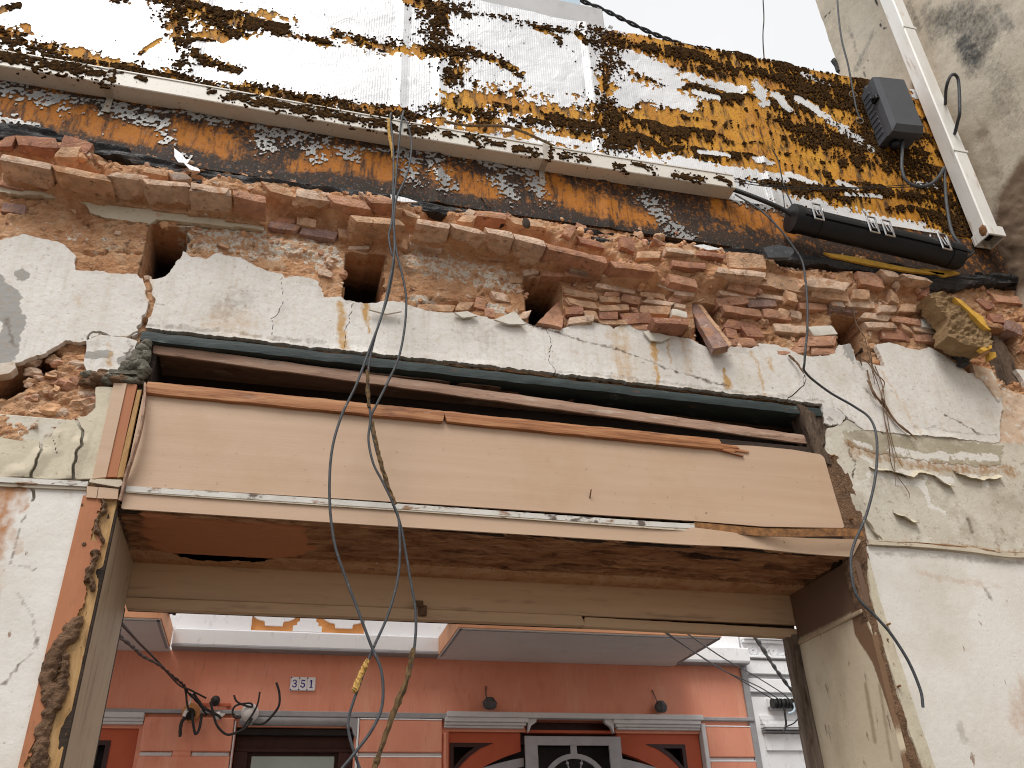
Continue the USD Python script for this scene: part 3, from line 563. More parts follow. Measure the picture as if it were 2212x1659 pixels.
# broken tilted tiles in the beam holes
def plate(k, quad, y0, y1, t, m, name='brick'):
    """A leaning tile: quad of print pixels, its upper pair at depth y0 and lower pair at y1."""
    pts = []
    for i, (x, y) in enumerate(quad):
        pts.append(at(*qp(k, x, y), (y0, y0, y1, y1)[i]))
    pts = np.array(pts); n = np.cross(pts[1] - pts[0], pts[3] - pts[0]); n /= np.linalg.norm(n)
    if n[1] < 0: n = -n
    hull = trimesh.convex.convex_hull(np.vstack([pts, pts + n * t]))
    h = hull.subdivide_to_size(.05); v = h.vertices
    h.vertices = v + np.stack([fbm(v * 20 + 9 * j, 3, j) - .5 for j in range(3)], 1) * .012
    return obj(name, h, m, wall)
plate(3, [(1790, 1075), (1835, 1110), (1800, 1350), (1560, 1300)], .06, -.02, .04, 'brick_red')
plate(4, [(1180, 850), (1235, 812), (1600, 1285), (1440, 1310)], .04, -.08, .045, 'brick_purple')
plate(4, [(1235, 812), (1290, 835), (1625, 1270), (1600, 1290)], .035, -.085, .03, 'brick_tan')
# stubs of rotten beam
def stub(k, quad, y, t, mat_):
    pts = np.array([at(*qp(k, a, b), y) for a, b in quad]); v = np.vstack([pts, pts + [0, t, 0]])
    h = trimesh.convex.convex_hull(v).subdivide_to_size(.03); w = h.vertices
    h.vertices = w + np.stack([fbm(w * [40, 12, 12] + 9 * j, 4, j) - .5 for j in range(3)], 1) * .035
    return obj('beam_stub', h, mat_, wall)
stub(5, [(890, 900), (1000, 860), (1085, 1050), (960, 1020)], .05, .25, 'weathered_wood')
stub(5, [(840, 740), (890, 690), (1040, 780), (960, 850), (870, 830)], .10, .2, 'weathered_wood')
stub(5, [(1960, 790), (2050, 830), (2205, 1200), (1990, 1190), (1930, 1010)], .03, .3, 'weathered_wood')

# ---- plaster
Xp, Zp = grid(-1.75, PARTY_X - .004, 3.55, 4.62, .0062)
F = sdf(Xp, Zp, xz(up)) + fn(Xp, Zp, 22, 22, 4, 2) * .024 + fn(Xp, Zp, 70, 70, 3, 4) * .014
def crack(F, pts, w, seed=1):
    p = xz(pts); q = spline(p, 5); q = q + (np.stack([fbm(P3(q[:, 0] * 30, q[:, 1] * 30), 3, seed), fbm(P3(q[:, 0] * 30, q[:, 1] * 30), 3, seed + 5)], 1) - .5) * .03
    return np.minimum(F, -capsule(Xp, Zp, q, w) * w)
F = crack(F, [(316, 598), (320, 625), (325, 650), (320, 680), (303, 706)], .0135)
F = crack(F, [(306, 706), (285, 726), (245, 728), (210, 716), (188, 733)], .005)
F = crack(F, [(612, 600), (608, 625), (608, 660), (590, 690), (585, 712), (592, 728)], .0022)
F = crack(F, [(762, 655), (755, 690), (745, 715), (744, 752)], .0024)
F = crack(F, [(1181, 710), (1190, 740), (1184, 762), (1192, 785), (1201, 810)], .0028)
F = crack(F, [(1703, 768), (1722, 783), (1736, 806), (1736, 830), (1700, 862)], .003)
F = crack(F, [(1736, 808), (1735, 830), (1758, 868)], .002)
F = crack(F, [(1808, 880), (1828, 900), (1836, 915)], .003)
yw = fn(Xp, Zp, 1.5, 1.5, 3, 8) * .012 + fn(Xp, Zp, 9, 9, 3, 7) * .004
yw = yw - np.clip(.035 - F, 0, .035) * .25 * np.clip(fn(Xp, Zp, 3, 3, 3, 17) * 5, 0, 1)      # edges that have lifted
def strokes(X, Z, items, y=0.0):
    o = np.zeros(X.shape)
    brk = np.clip(1.0 + 2.6 * fn(X, Z, 55, 7, 4, 121) + 1.6 * fn(X, Z, 30, 30, 4, 122), .15, 1.25)
    X = X + .05 * fn(X, Z, 14, 14, 4, 123) + .03 * fn(X, Z, 60, 60, 3, 125); Z = Z + .05 * fn(X, Z, 14, 14, 4, 124) + .03 * fn(X, Z, 60, 60, 3, 126)
    for pts, r, a in items:
        o = np.maximum(o, (a if a > .93 else a * brk) * np.clip(capsule(X, Z, xz(pts, y), np.asarray(r) * .00245) * 1.6, 0, 1))
    return o
grey = strokes(Xp, Zp, [([(-20, 600), (15, 650), (28, 700), (5, 770)], [20, 30, 24, 26], 1.3), ([(48, 588), (56, 596)], 15, .95), ([(0, 770), (30, 750)], 12, .7), ([(1795, 905), (1815, 930)], 13, .7), ([(1826, 735), (1836, 775)], 22, .72), ([(2050, 905), (2090, 915)], 12, .3)])
rust = strokes(Xp, Zp, [([(735, 655), (740, 700), (742, 750)], 12, .75), ([(790, 660), (795, 690), (797, 715)], [9, 6, 3], .9), ([(1408, 718), (1414, 760), (1420, 830)], [10, 8, 5], .9), ([(1440, 735), (1447, 780)], [5, 3], .7), ([(1335, 712), (1345, 780), (1350, 840)], 30, .42),
                        ([(1562, 795), (1572, 835)], [5, 12], 1.1), ([(1625, 760), (1640, 800), (1652, 860)], [6, 5, 4], .55), ([(1665, 775), (1668, 795)], 8, .7), ([(480, 690), (520, 700)], 45, .25), ([(165, 640), (167, 655)], 6, .5), ([(320, 604), (324, 640)], 10, .4),
                        ([(1900, 860), (1925, 900)], 14, .4), ([(1905, 800), (1990, 940)], 5, .35), ([(1480, 740), (1490, 800)], 14, .35), ([(300, 735), (250, 730)], 10, .4)])
dirt = strokes(Xp, Zp, [([(1088, 690), (1160, 705), (1240, 728), (1330, 755), (1430, 790), (1530, 825), (1575, 835)], 3.0, .75), ([(1500, 815), (1570, 835)], 3, .5), ([(2038, 898), (2080, 915), (2110, 934)], 3, .8), ([(350, 660), (290, 640)], 2.5, .3), ([(520, 640), (480, 665)], 40, .22),
                        ([(1862, 835), (1905, 870)], 4, .5), ([(700, 740), (320, 700)], 6, .35), ([(1778, 866), (1200, 800)], 5, .3), ([(1050, 730), (1000, 700)], 40, .15), ([(1975, 920), (2090, 935), (2150, 938)], 3, .4), ([(30, 745), (10, 690)], 5, .5)])
sh, mk = sheet(Xp, Zp, F, yw, .03, (grey, rust, dirt))
tag(obj('plaster', sh, 'plaster_white', wall, smooth=True, mask=mk), 'torn white plaster band above the doorway')

# loose flakes of plaster on the torn edge
for pts, y in (([(797, 668), (830, 664), (868, 672), (835, 678)], -.03), ([(1068, 690), (1085, 683), (1112, 672), (1135, 700), (1100, 700)], -.025), ([(1390, 716), (1402, 713), (1450, 727), (1430, 738), (1406, 735)], -.02), ([(982, 675), (1010, 672), (1032, 682), (1000, 686)], -.02),
               ([(1420, 615), (1440, 612), (1472, 622), (1455, 628)], -.03)):
    obj('plaster_flake', prism(xz(pts, y), y, .012), 'white_flake', wall)
# lip of old plaster under the corbel at the left
Xl, Zl = grid(-1.7, 1.0, 4.35, 4.62, .007)
lip = Polygon(xz([(-30, 398), (0, 402), (82, 408), (162, 418), (231, 428), (318, 444), (403, 458), (492, 468), (567, 478), (567, 494), (492, 486), (403, 477), (335, 470), (320, 482), (269, 473), (245, 468), (203, 459), (185, 439), (162, 431), (82, 420), (0, 413), (-30, 409)], .0))
F = sdf(Xl, Zl, lip) + fn(Xl, Zl, 25, 25, 4, 9) * .035 + .003
sh, mk = sheet(Xl, Zl, F, .004 + fn(Xl, Zl, 6, 6, 3, 3) * .02, .03)
obj('plaster_lip', sh, 'plaster_cream', wall, smooth=True)

# lower right: grey coat, white coat, peach lime; lower left: cream coat and white coat
Xr, Zr = grid(2.62, PARTY_X - .004, 1.2, 3.80, .0085)
rightp = Polygon(xz([(1788, 925), (1812, 918), (1830, 905), (1862, 924), (1890, 928), (2170, 955), (2320, 975), (2320, 1230), (1872, 1176), (1862, 1140), (1845, 1090), (1820, 1010), (1800, 985), (1782, 975)]))
F = sdf(Xr, Zr, rightp) + fn(Xr, Zr, 24, 24, 4, 31) * .02
flake = strokes(Xr, Zr, [([(1950, 985), (2010, 995), (2080, 1000), (2150, 1010)], 26, .62), ([(1845, 1030), (1900, 1060)], 40, .35), ([(1935, 1035), (1990, 1040), (2010, 1090), (2040, 1110)], [14, 12, 9, 6], .95), ([(1880, 1025), (1990, 1022), (2060, 1040)], 12, .7), ([(2100, 1030), (2130, 1045)], 14, .8), ([(1860, 985), (1880, 1000)], 10, .6)])
brown = strokes(Xr, Zr, [([(1845, 970), (1950, 1000), (2060, 1012), (2200, 1018)], 20, .55), ([(1835, 960), (1850, 990)], 14, .8), ([(1880, 1170), (2212, 1190)], 8, .5)])
dk = strokes(Xr, Zr, [([(2090, 1120), (2100, 1150)], 7, .6), ([(1832, 960), (1846, 1000), (1842, 1030)], 3, .9), ([(1905, 1012), (1960, 1030)], 3, .8)])
sh, mk = sheet(Xr, Zr, F, .004 + fn(Xr, Zr, 2, 2, 3, 5) * .012, .03, (flake, brown, dk))
tag(obj('plaster', sh, 'plaster_grey', wall, smooth=True, mask=mk), 'older grey beige plaster with white flakes')
bandp = Polygon(xz([(1822, 930), (1862, 928), (1890, 932), (1975, 944), (2091, 954), (2168, 962), (2160, 1004), (2100, 1006), (2000, 996), (1930, 985), (1850, 968), (1828, 962)]))
sh, mk = sheet(Xr, Zr, sdf(Xr, Zr, bandp) + fn(Xr, Zr, 22, 26, 4, 38) * .035 + fn(Xr, Zr, 60, 70, 3, 39) * .05, .0022 + fn(Xr, Zr, 2, 2, 3, 5) * .012, .004, (strokes(Xr, Zr, [([(1920, 970), (2000, 985), (2080, 985), (2150, 990)], 14, .8), ([(1850, 955), (1880, 965)], 12, .8)]), brown, dk))
tag(obj('plaster', sh, 'plaster_olive', wall, smooth=True, mask=mk), 'olive beige strip of old paint below the white plaster')
# curled crack lips
def curl(pts, y=0.0, w=.010, d=.022, m='plaster_cream'):
    p = spline(xz(pts, y), 6); q = p + (np.stack([fbm(P3(p[:, 0] * 40, p[:, 1] * 40), 3, 3), fbm(P3(p[:, 0] * 40, p[:, 1] * 40), 3, 6)], 1) - .5) * .02
    t3 = np.stack([q[:, 0], np.full(len(q), y - .004), q[:, 1]], 1)
    n = len(t3); a = t3.copy(); b = t3.copy(); b[:, 1] -= d * (.4 + fbm(P3(q[:, 0] * 22, q[:, 1] * 22), 2, 5)); b[:, 2] -= w; a[:, 2] += w * 1.5; a[:, 1] = y + .004
    v = np.vstack([a, b, a + [0, .006, 0], b + [0, .006, 0]]); f = []
    for i in range(n - 1):
        f += [(i, i + 1, n + i + 1), (i, n + i + 1, n + i), (2 * n + i, 3 * n + i + 1, 2 * n + i + 1), (2 * n + i, 3 * n + i, 3 * n + i + 1), (n + i, n + i + 1, 3 * n + i + 1), (n + i, 3 * n + i + 1, 3 * n + i)]
    return obj('plaster_curl', trimesh.Trimesh(v, f, process=False), m, wall)
curl([(1878, 1012), (1905, 1015), (1935, 1022), (1960, 1030), (1985, 1020), (2010, 1025), (2035, 1045), (2055, 1050)], .0, m='plaster_cream')
curl([(2060, 1020), (2090, 1032), (2120, 1036), (2160, 1030)], .0, m='plaster_cream')
curl([(1865, 1120), (1885, 1150), (1900, 1165)], .0, m='plaster_cream')
curl([(1930, 1110), (1960, 1125), (1980, 1130)], .0, m='plaster_cream')
lowr = Polygon(xz([(1872, 1178), (2330, 1215), (2330, 1900), (2090, 1900), (2014, 1659), (1935, 1420), (1893, 1290), (1878, 1230)]))
F = sdf(Xr, Zr, lowr) + fn(Xr, Zr, 20, 20, 4, 33) * .016
rustR = strokes(Xr, Zr, [([(1990, 1240), (2110, 1260), (2160, 1270)], 10, .25), ([(2200, 1560), (2212, 1480)], 30, .3)])
sh, mk = sheet(Xr, Zr, F, .0 + fn(Xr, Zr, 1.5, 1.5, 3, 6) * .014, .04, (np.zeros(Xr.shape), rustR, strokes(Xr, Zr, [([(2075, 1570), (2085, 1600)], 14, .3), ([(2130, 1270), (2140, 1290)], 6, .6), ([(1890, 1195), (2212, 1215)], 6, .3)])))
tag(obj('plaster', sh, 'plaster_low', wall, smooth=True, mask=mk), 'smooth off white plaster right of the doorway')
obj('plaster_backing', bx(OPX1 + .03, PARTY_X - .004, .028, .2, 0, 3.62), 'plaster_cream', wall)
Xs, Zs = grid(3.75, PARTY_X - .004, 3.4, 4.25, .008)
pl = Polygon(xz([(2150, 838), (2250, 860), (2320, 1010), (2150, 1000), (2090, 990), (2150, 960), (2155, 900)]))
sh, mk = sheet(Xs, Zs, sdf(Xs, Zs, pl) + fn(Xs, Zs, 20, 20, 4, 35) * .03, .008 + fn(Xs, Zs, 12, 12, 4, 5) * .02, .03)
tag(obj('plaster', sh, 'lime_peach', wall, smooth=True), 'bare peach lime coat at the far right')
pl = Polygon(xz([(2172, 738), (2260, 735), (2300, 850), (2225, 845), (2190, 790)]))
sh, mk = sheet(Xs, Zs, sdf(Xs, Zs, pl) + fn(Xs, Zs, 20, 20, 4, 36) * .02, .0 * Xs, .03, (0 * Xs, 0 * Xs, 0 * Xs))
obj('plaster', sh, 'plaster_white', wall, smooth=True, mask=mk)
pl = Polygon(xz([(2075, 786), (2100, 790), (2140, 800), (2160, 850), (2155, 870), (2120, 820), (2095, 812)]))
sh, mk = sheet(Xs, Zs, sdf(Xs, Zs, pl) + fn(Xs, Zs, 20, 20, 4, 37) * .012, -.012 + 0 * Xs, .03)
obj('plaster', sh, 'lime_peach', wall, smooth=True)

Xw, Zw = grid(-1.75, -.70, 1.2, 3.86, .0075)
left_patch = Polygon(xz([(188, 736), (215, 724), (270, 730), (296, 738), (290, 760), (272, 790), (250, 805), (232, 812), (205, 810), (187, 804), (181, 786)]))
F = sdf(Xw, Zw, left_patch) + fn(Xw, Zw, 30, 30, 4, 41) * .012
sh, mk = sheet(Xw, Zw, F, -.002 + fn(Xw, Zw, 7, 7, 3, 4) * .02, .03, (strokes(Xw, Zw, [([(190, 765), (230, 765)], 13, .95), ([(262, 780), (285, 770)], 14, .9)]), strokes(Xw, Zw, [([(236, 765), (235, 790)], 7, .8), ([(235, 740), (236, 760)], 4, .5)]), strokes(Xw, Zw, [([(275, 735), (280, 755), (272, 780)], 3, .7)])))
tag(obj('plaster', sh, 'plaster_white', wall, smooth=True, mask=mk), 'small white and grey plaster patch left of the lintel')
shelf = Polygon(xz([(-60, 790), (0, 786), (32, 784), (36, 797), (20, 806), (-60, 820)]))
sh, mk = sheet(Xw, Zw, sdf(Xw, Zw, shelf) + fn(Xw, Zw, 30, 30, 4, 42) * .012, -.004 + 0 * Xw, .05, (0 * Xw + .1, 0 * Xw + .3, 0 * Xw))
obj('plaster', sh, 'plaster_white', wall, smooth=True, mask=mk)
creamp = [(-60, 948), (0, 945), (33, 953), (90, 953), (112, 944), (118, 930), (135, 914), (160, 903), (185, 899), (207, 880), (206, 836), (245, 836), (226, 1035), (190, 1036), (-60, 1030)]
F = sdf(Xw, Zw, xz(creamp)) + fn(Xw, Zw, 26, 26, 4, 43) * .012
def crackw(F, X, Z, pts, w, seed=1):
    q = spline(xz(pts), 5); q = q + (np.stack([fbm(P3(q[:, 0] * 30, q[:, 1] * 30), 3, seed), fbm(P3(q[:, 0] * 30, q[:, 1] * 30), 3, seed + 5)], 1) - .5) * .02
    return np.minimum(F, -capsule(X, Z, q, w) * w)
F = crackw(F, Xw, Zw, [(90, 955), (86, 985), (75, 1010), (68, 1035)], .006)
F = crackw(F, Xw, Zw, [(160, 903), (178, 930), (176, 960), (165, 990), (158, 1035)], .006)
F = crackw(F, Xw, Zw, [(112, 945), (120, 965), (125, 985)], .003)
curlw = np.clip(capsule(Xw, Zw, xz([(89, 985), (72, 1012), (60, 1022), (35, 1023)]), .045) * 1.2, 0, 1) * .014 + np.clip(capsule(Xw, Zw, xz([(172, 960), (160, 1000), (152, 1030)]), .04) * 1.2, 0, 1) * .016 + np.clip(capsule(Xw, Zw, xz([(120, 940), (124, 975)]), .03), 0, 1) * .006
sh, mk = sheet(Xw, Zw, F, -.004 - curlw + fn(Xw, Zw, 5, 5, 3, 4) * .012, .012)
tag(obj('plaster', sh, 'plaster_cream', wall, smooth=True), 'peeling cream paint skin above the left trim')
obj('plaster_backing', bx(-1.75, -.81, .024, .2, 0, 3.40), 'plaster_grey', wall, mask=None)
lowl = xz([(-60, 1048), (186, 1056), (186, 1080), (44, 1659), (0, 1800), (-60, 1800)])
F = sdf(Xw, Zw, lowl) + fn(Xw, Zw, 26, 26, 4, 45) * .006
F = crackw(F, Xw, Zw, [(72, 1058), (74, 1070), (70, 1082)], .006)
rustL = strokes(Xw, Zw, [([(15, 1065), (10, 1110), (-5, 1200)], [26, 22, 14], .75), ([(45, 1062), (50, 1100)], [14, 8], .75), ([(0, 1150), (-20, 1300)], 16, .5), ([(30, 1150), (45, 1185)], 10, .4), ([(140, 1058), (150, 1075)], 8, .3)])
darkL = strokes(Xw, Zw, [([(78, 1389), (66, 1410), (30, 1455), (5, 1480)], 2.0, .8), ([(79, 1388), (70, 1330), (40, 1280)], 1.6, .45), ([(25, 1218), (45, 1150), (60, 1110)], 1.6, .6), ([(78, 1388)], 7, .9), ([(25, 1218), (75, 1230)], 1.6, .5)])
sh, mk = sheet(Xw, Zw, F, .0 + fn(Xw, Zw, 1.7, 1.7, 3, 46) * .012, .03, (0 * Xw, rustL, darkL))
tag(obj('plaster', sh, 'plaster_low', wall, smooth=True, mask=mk), 'white plaster with brown specks left of the doorway')

# ---- parapet: orange coat, foil, moss, tar
YM = -.02
Xm, Zm = grid(-2.0, PARTY_X - .004, 4.86, 6.68, .0072)
def ms(items):
    o = np.full(Xm.shape, -9.0)
    for pts, r in items:
        o = np.maximum(o, capsule(Xm, Zm, xz(pts, YM), np.asarray(r, float) * .0030))
    return o
top = .035 - np.maximum(0, Zm - 6.645 + fn(Xm, Zm, 6, 1, 4, 50) * .05) * 3
# polygon of the mostly orange right half
RP = [(1300, 60), (1420, 70), (1660, 110), (1880, 170), (2230, 300), (2300, 640), (2080, 575), (1960, 520), (1700, 440), (1585, 372), (1330, 318), (1296, 250)]
OR = ms([([(400, 15), (470, 40), (540, 45), (600, 60)], 30), ([(420, 80), (520, 75)], 18), ([(0, 72), (60, 88), (130, 110), (240, 145), (330, 165), (460, 192), (600, 207), (720, 224), (860, 245), (960, 262)], 15), ([(735, 78), (790, 95), (860, 107), (950, 115), (1000, 118)], 18),
         ([(640, 78), (700, 95)], 10), ([(985, 235), (1040, 210), (1110, 225), (1180, 248), (1260, 255), (1300, 260)], 40), ([(1022, 215), (1030, 180)], 11), ([(1115, 195), (1120, 230)], 10), ([(1000, 275), (1100, 285), (1200, 295), (1290, 305)], 26), ([(0, 25), (40, 12)], 7), ([(240, 0), (275, 5)], 7),
         ([(330, 0), (380, 5), (420, 0)], 12), ([(375, 30), (390, 90)], 15), ([(420, 122), (460, 140), (510, 155)], 12), ([(300, 120), (360, 75)], 4), ([(970, 110), (1000, 150), (965, 180)], 14), ([(1010, 110), (1080, 135), (1120, 160)], 11), ([(1160, 60), (1210, 80)], 9), ([(60, 60), (65, 75)], 8),
         ([(1250, 75), (1265, 95)], 9), ([(880, 0), (960, 20), (940, 70)], 16), ([(560, 25), (580, 40)], 10)])
OR = np.maximum(OR, sdf(Xm, Zm, xz(RP, YM)) * 14)
WH = ms([([(1335, 125), (1400, 145), (1450, 170)], 30), ([(1345, 185), (1410, 203), (1480, 215)], 28), ([(1342, 150), (1347, 215)], 24), ([(1480, 165), (1530, 180), (1600, 195)], 14), ([(1500, 200), (1550, 212)], 8), ([(1636, 188), (1650, 222)], 14), ([(1680, 208), (1700, 235)], 13),
         ([(1735, 162), (1790, 185)], 9), ([(1725, 215), (1790, 258), (1850, 300), (1872, 318)], 12), ([(1290, 312), (1330, 322), (1350, 350)], 14), ([(1470, 350), (1540, 364), (1620, 376), (1690, 388)], 13), ([(1510, 328), (1570, 335)], 6), ([(1630, 345), (1665, 352)], 8), ([(1700, 378), (1770, 402)], 8),
         ([(1600, 402), (1680, 432), (1780, 456), (1900, 482), (2000, 502), (2085, 545)], 20), ([(1830, 420), (1900, 425)], 5), ([(1810, 395), (1850, 408)], 7), ([(1980, 398), (2020, 402)], 7), ([(1640, 440), (1700, 462)], 10), ([(1160, 295), (1200, 302), (1290, 320)], 9), ([(960, 245), (900, 240)], 12)])
n1 = fn(Xm, Zm, 9, 14, 5, 51) * 1.3 + fn(Xm, Zm, 55, 26, 4, 52) * 1.5 + fn(Xm, Zm, 130, 100, 2, 57) * .7
trunk_z = 5.235
below = Zm < trunk_z
cover = np.where(WH > -1.2, np.maximum(-OR, WH * 1.3), -OR)
Ff = np.clip(cover, -1.8, 1.8) * .8 + n1 * 1.7 + .06
GR = ms([([(0, 195), (60, 205), (140, 225)], 20), ([(230, 238), (330, 264)], 14), ([(350, 270), (365, 305)], 14), ([(420, 254), (490, 264)], 11), ([(560, 282), (580, 320)], 18), ([(600, 292), (690, 312)], 22), ([(660, 302), (690, 345)], 16), ([(385, 330), (410, 340)], 6), ([(0, 258), (60, 270)], 14), ([(870, 332), (890, 390)], 16),
         ([(930, 337), (960, 400)], 18), ([(1000, 335), (1040, 348), (1110, 372)], 14), ([(1070, 392), (1100, 420)], 20), ([(1140, 375), (1170, 430)], 18), ([(1400, 440), (1450, 490), (1480, 515)], 26), ([(1590, 432), (1680, 452), (1700, 472)], 14), ([(760, 340), (740, 325)], 14), ([(700, 320), (1000, 338), (1300, 388)], 5), ([(0, 190), (400, 250), (500, 262)], 5)])
vert = fn(Xm, Zm, 34, 5, 4, 56) * 2.0
Flow = np.clip(GR, -1.1, .7) * .9 + n1 * .5 + vert * .55 + fn(Xm, Zm, 70, 66, 3, 53) * 5.0 - .48
Ff = np.where(below, np.minimum(Flow, np.where((Zm > trunk_z - .05), 1, 1)), Ff)
# the right end below the closure keeps an even grey foil
Ff = np.minimum(Ff, top * 10)
my = YM + fn(Xm, Zm, 1.2, 1.5, 3, 54) * .03 + fn(Xm, Zm, 8, 8, 3, 55) * .006
seam = np.zeros(Xm.shape)
for px0, pyb in ((390, 165), (845, 240), (935, 120), (1283, 330), (1650, 400)):
    xs = at(px0, pyb, YM)[0]
    seam = np.maximum(seam, np.clip(1 - np.abs(Xm - xs - .015 * np.sin(Zm * 5)) / .016, 0, 1) * (Zm > trunk_z) * np.clip(.5 + fn(Xm, Zm, 3, 12, 3, 65) * 3, 0, 1)); my = my - .012 * np.clip(1 - np.abs(Xm - xs - .04) / .05, 0, 1)
OP = ms([([(0, 230), (100, 240), (200, 265)], 30), ([(230, 278), (330, 302)], 22), ([(395, 287), (450, 302), (490, 320)], 30), ([(700, 342), (780, 352), (850, 372)], 32), ([(865, 350), (900, 362)], 8), ([(960, 382), (1060, 412)], 28), ([(1180, 402), (1300, 452), (1390, 487)], 34), ([(1560, 452), (1700, 492)], 28), ([(640, 362), (700, 357)], 18)])
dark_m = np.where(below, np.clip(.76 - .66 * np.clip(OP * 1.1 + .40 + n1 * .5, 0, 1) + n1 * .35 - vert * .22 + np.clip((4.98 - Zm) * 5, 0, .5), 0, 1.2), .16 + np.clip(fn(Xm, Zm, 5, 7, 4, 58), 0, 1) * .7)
greyf = np.where(below, .9 + n1 * .2, np.clip(capsule(Xm, Zm, xz([(1700, 470), (1850, 500), (2080, 545)], YM), .10) * .9, 0, .55))
sh, mk = sheet(Xm, Zm, Ff, my - .006, .006, (np.clip(seam * .5 + np.clip(fn(Xm, Zm, 2, 5, 4, 60) - .12, 0, 1) * 1.2, 0, 1), np.clip(greyf, 0, 1), 0 * Xm))
tag(obj('foil', sh, 'foil', wall, smooth=True, mask=mk), 'ribbed white foil sheet over the parapet')
# moss: smeared lines with drips, and ragged clumps
Xd = Xm + .09 * fn(Xm, Zm, 3.5, 4, 4, 66) + .02 * fn(Xm, Zm, 25, 25, 3, 67); Zd = Zm + .10 * fn(Xm, Zm, 3, 4, 4, 68) + .02 * fn(Xm, Zm, 25, 25, 3, 69)
phase = Zd * 6.6 + 1.5 * fn(Xm, Zm, .9, .5, 3, 71) + 1.1 * fn(Xm, Zm, 6, 5, 4, 76) + Xm * .25
line = np.floor(phase); saw = phase - line
thk = -.02 + .75 * (noise(np.stack([Xm * 58, line * 7.1, 0 * Xm], -1), 5) - .42) + .5 * (noise(np.stack([Xm * 23, line * 5.1, 0 * Xm], -1), 6) - .45) + 1.9 * (fbm(np.stack([Xm * 2.6, line * 3.3, 0 * Xm], -1), 3, 9) - .47) + 1.1 * fn(Xm, Zm, 90, 45, 3, 72)
waves = (saw - 1 + thk) * 1.5
def msd(items):
    o = np.full(Xm.shape, -9.0)
    for pts, r in items: o = np.maximum(o, capsule(Xd, Zd, xz(pts, YM), np.asarray(r, float) * .0030))
    return o
MO = msd([([(0, 70), (40, 85)], 12), ([(0, 94), (100, 120), (230, 152)], 13), ([(280, 152), (380, 182), (400, 172)], 17), ([(400, 180), (520, 197), (640, 210), (740, 227), (860, 252)], 10), ([(385, 0), (380, 40)], 20), ([(400, 60), (395, 110)], 11), ([(390, 142), (395, 180)], 15), ([(925, 5), (935, 60), (940, 75)], 27), ([(445, 45), (500, 62), (540, 60)], 14),
         ([(970, 15), (1010, 30)], 16), ([(1000, 27), (1100, 44), (1200, 62), (1290, 74)], 8), ([(1292, 75), (1310, 100), (1320, 140)], 27), ([(1320, 87), (1400, 107), (1480, 127), (1560, 142), (1660, 162), (1760, 177), (1870, 194)], 15), ([(1320, 222), (1312, 270), (1330, 320)], 24), ([(1700, 178), (1760, 202), (1850, 232)], 24),
         ([(1750, 292), (1800, 302), (1850, 330)], 30), ([(1690, 262), (1740, 300)], 20), ([(1870, 225), (1890, 330)], 34), ([(1895, 210), (1960, 330), (2040, 430), (2095, 530)], 30), ([(1690, 165), (1780, 195), (1870, 220)], 26), ([(1900, 330), (1980, 382), (2040, 420)], 26), ([(1600, 394), (1750, 410), (1900, 414), (2030, 422)], 8), ([(740, 79), (800, 90), (860, 97)], 8), ([(930, 92), (960, 120), (1000, 117)], 18),
         ([(960, 140), (985, 172)], 17), ([(1010, 110), (1060, 127), (1120, 160)], 9), ([(700, 228), (880, 252), (960, 240)], 14), ([(1000, 238), (1060, 247)], 11), ([(420, 122), (510, 155)], 9), ([(590, 230), (610, 205)], 6), ([(1100, 262), (1200, 270), (1290, 285)], 9), ([(2030, 400), (2060, 480), (2090, 530)], 24), ([(1190, 65), (1215, 90)], 10), ([(0, 20), (35, 12)], 6), ([(240, 3), (280, 5)], 5), ([(640, 80), (720, 100)], 8)])
drip = fn(Xm, Zm, 13, 15, 4, 61) * 1.2 + fn(Xm, Zm, 56, 13, 3, 62) * 1.9 + fn(Xm, Zm, 105, 80, 3, 63) * 3.0
specks = np.where(fn(Xm, Zm, 2.5, 3, 3, 74) > .02, (fn(Xm, Zm, 60, 50, 3, 73) - .26) * 6, -9)
Fm = np.maximum(np.clip(MO, -4, .7) * .8 + drip * 1.8 - .30, np.where((OR + n1 * .4 > .15) & (WH < -.1) & (~below), waves + drip * .55 - .04, -9))
Fm = np.maximum(Fm, specks)
Fm = np.where(below, -1, Fm); Fm = np.minimum(Fm, (Zm - trunk_z - .01) * 30)
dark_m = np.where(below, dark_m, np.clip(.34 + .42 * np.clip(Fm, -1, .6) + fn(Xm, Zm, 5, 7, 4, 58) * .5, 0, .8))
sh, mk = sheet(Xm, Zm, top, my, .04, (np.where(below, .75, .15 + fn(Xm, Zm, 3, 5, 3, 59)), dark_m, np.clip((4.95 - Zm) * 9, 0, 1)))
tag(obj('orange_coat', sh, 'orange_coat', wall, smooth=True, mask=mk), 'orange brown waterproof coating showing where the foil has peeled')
hgt = np.clip(Fm, 0, .5) ** .5 * .008 * (.35 + 1.3 * fbm(P3(Xm * 75, Zm * 75), 3, 64))
sh, mk = sheet(Xm, Zm, np.minimum(Fm, top * 8 + .1), my - .008 - hgt, .006)
tag(obj('moss', sh, 'moss', wall, smooth=True), 'dark brown moss crust in clumps and drips', kind='stuff')
obj('coping', bx(-2.6, 3.55, .02, .62, 6.655, 6.695, .008), 'slab_white', wall)
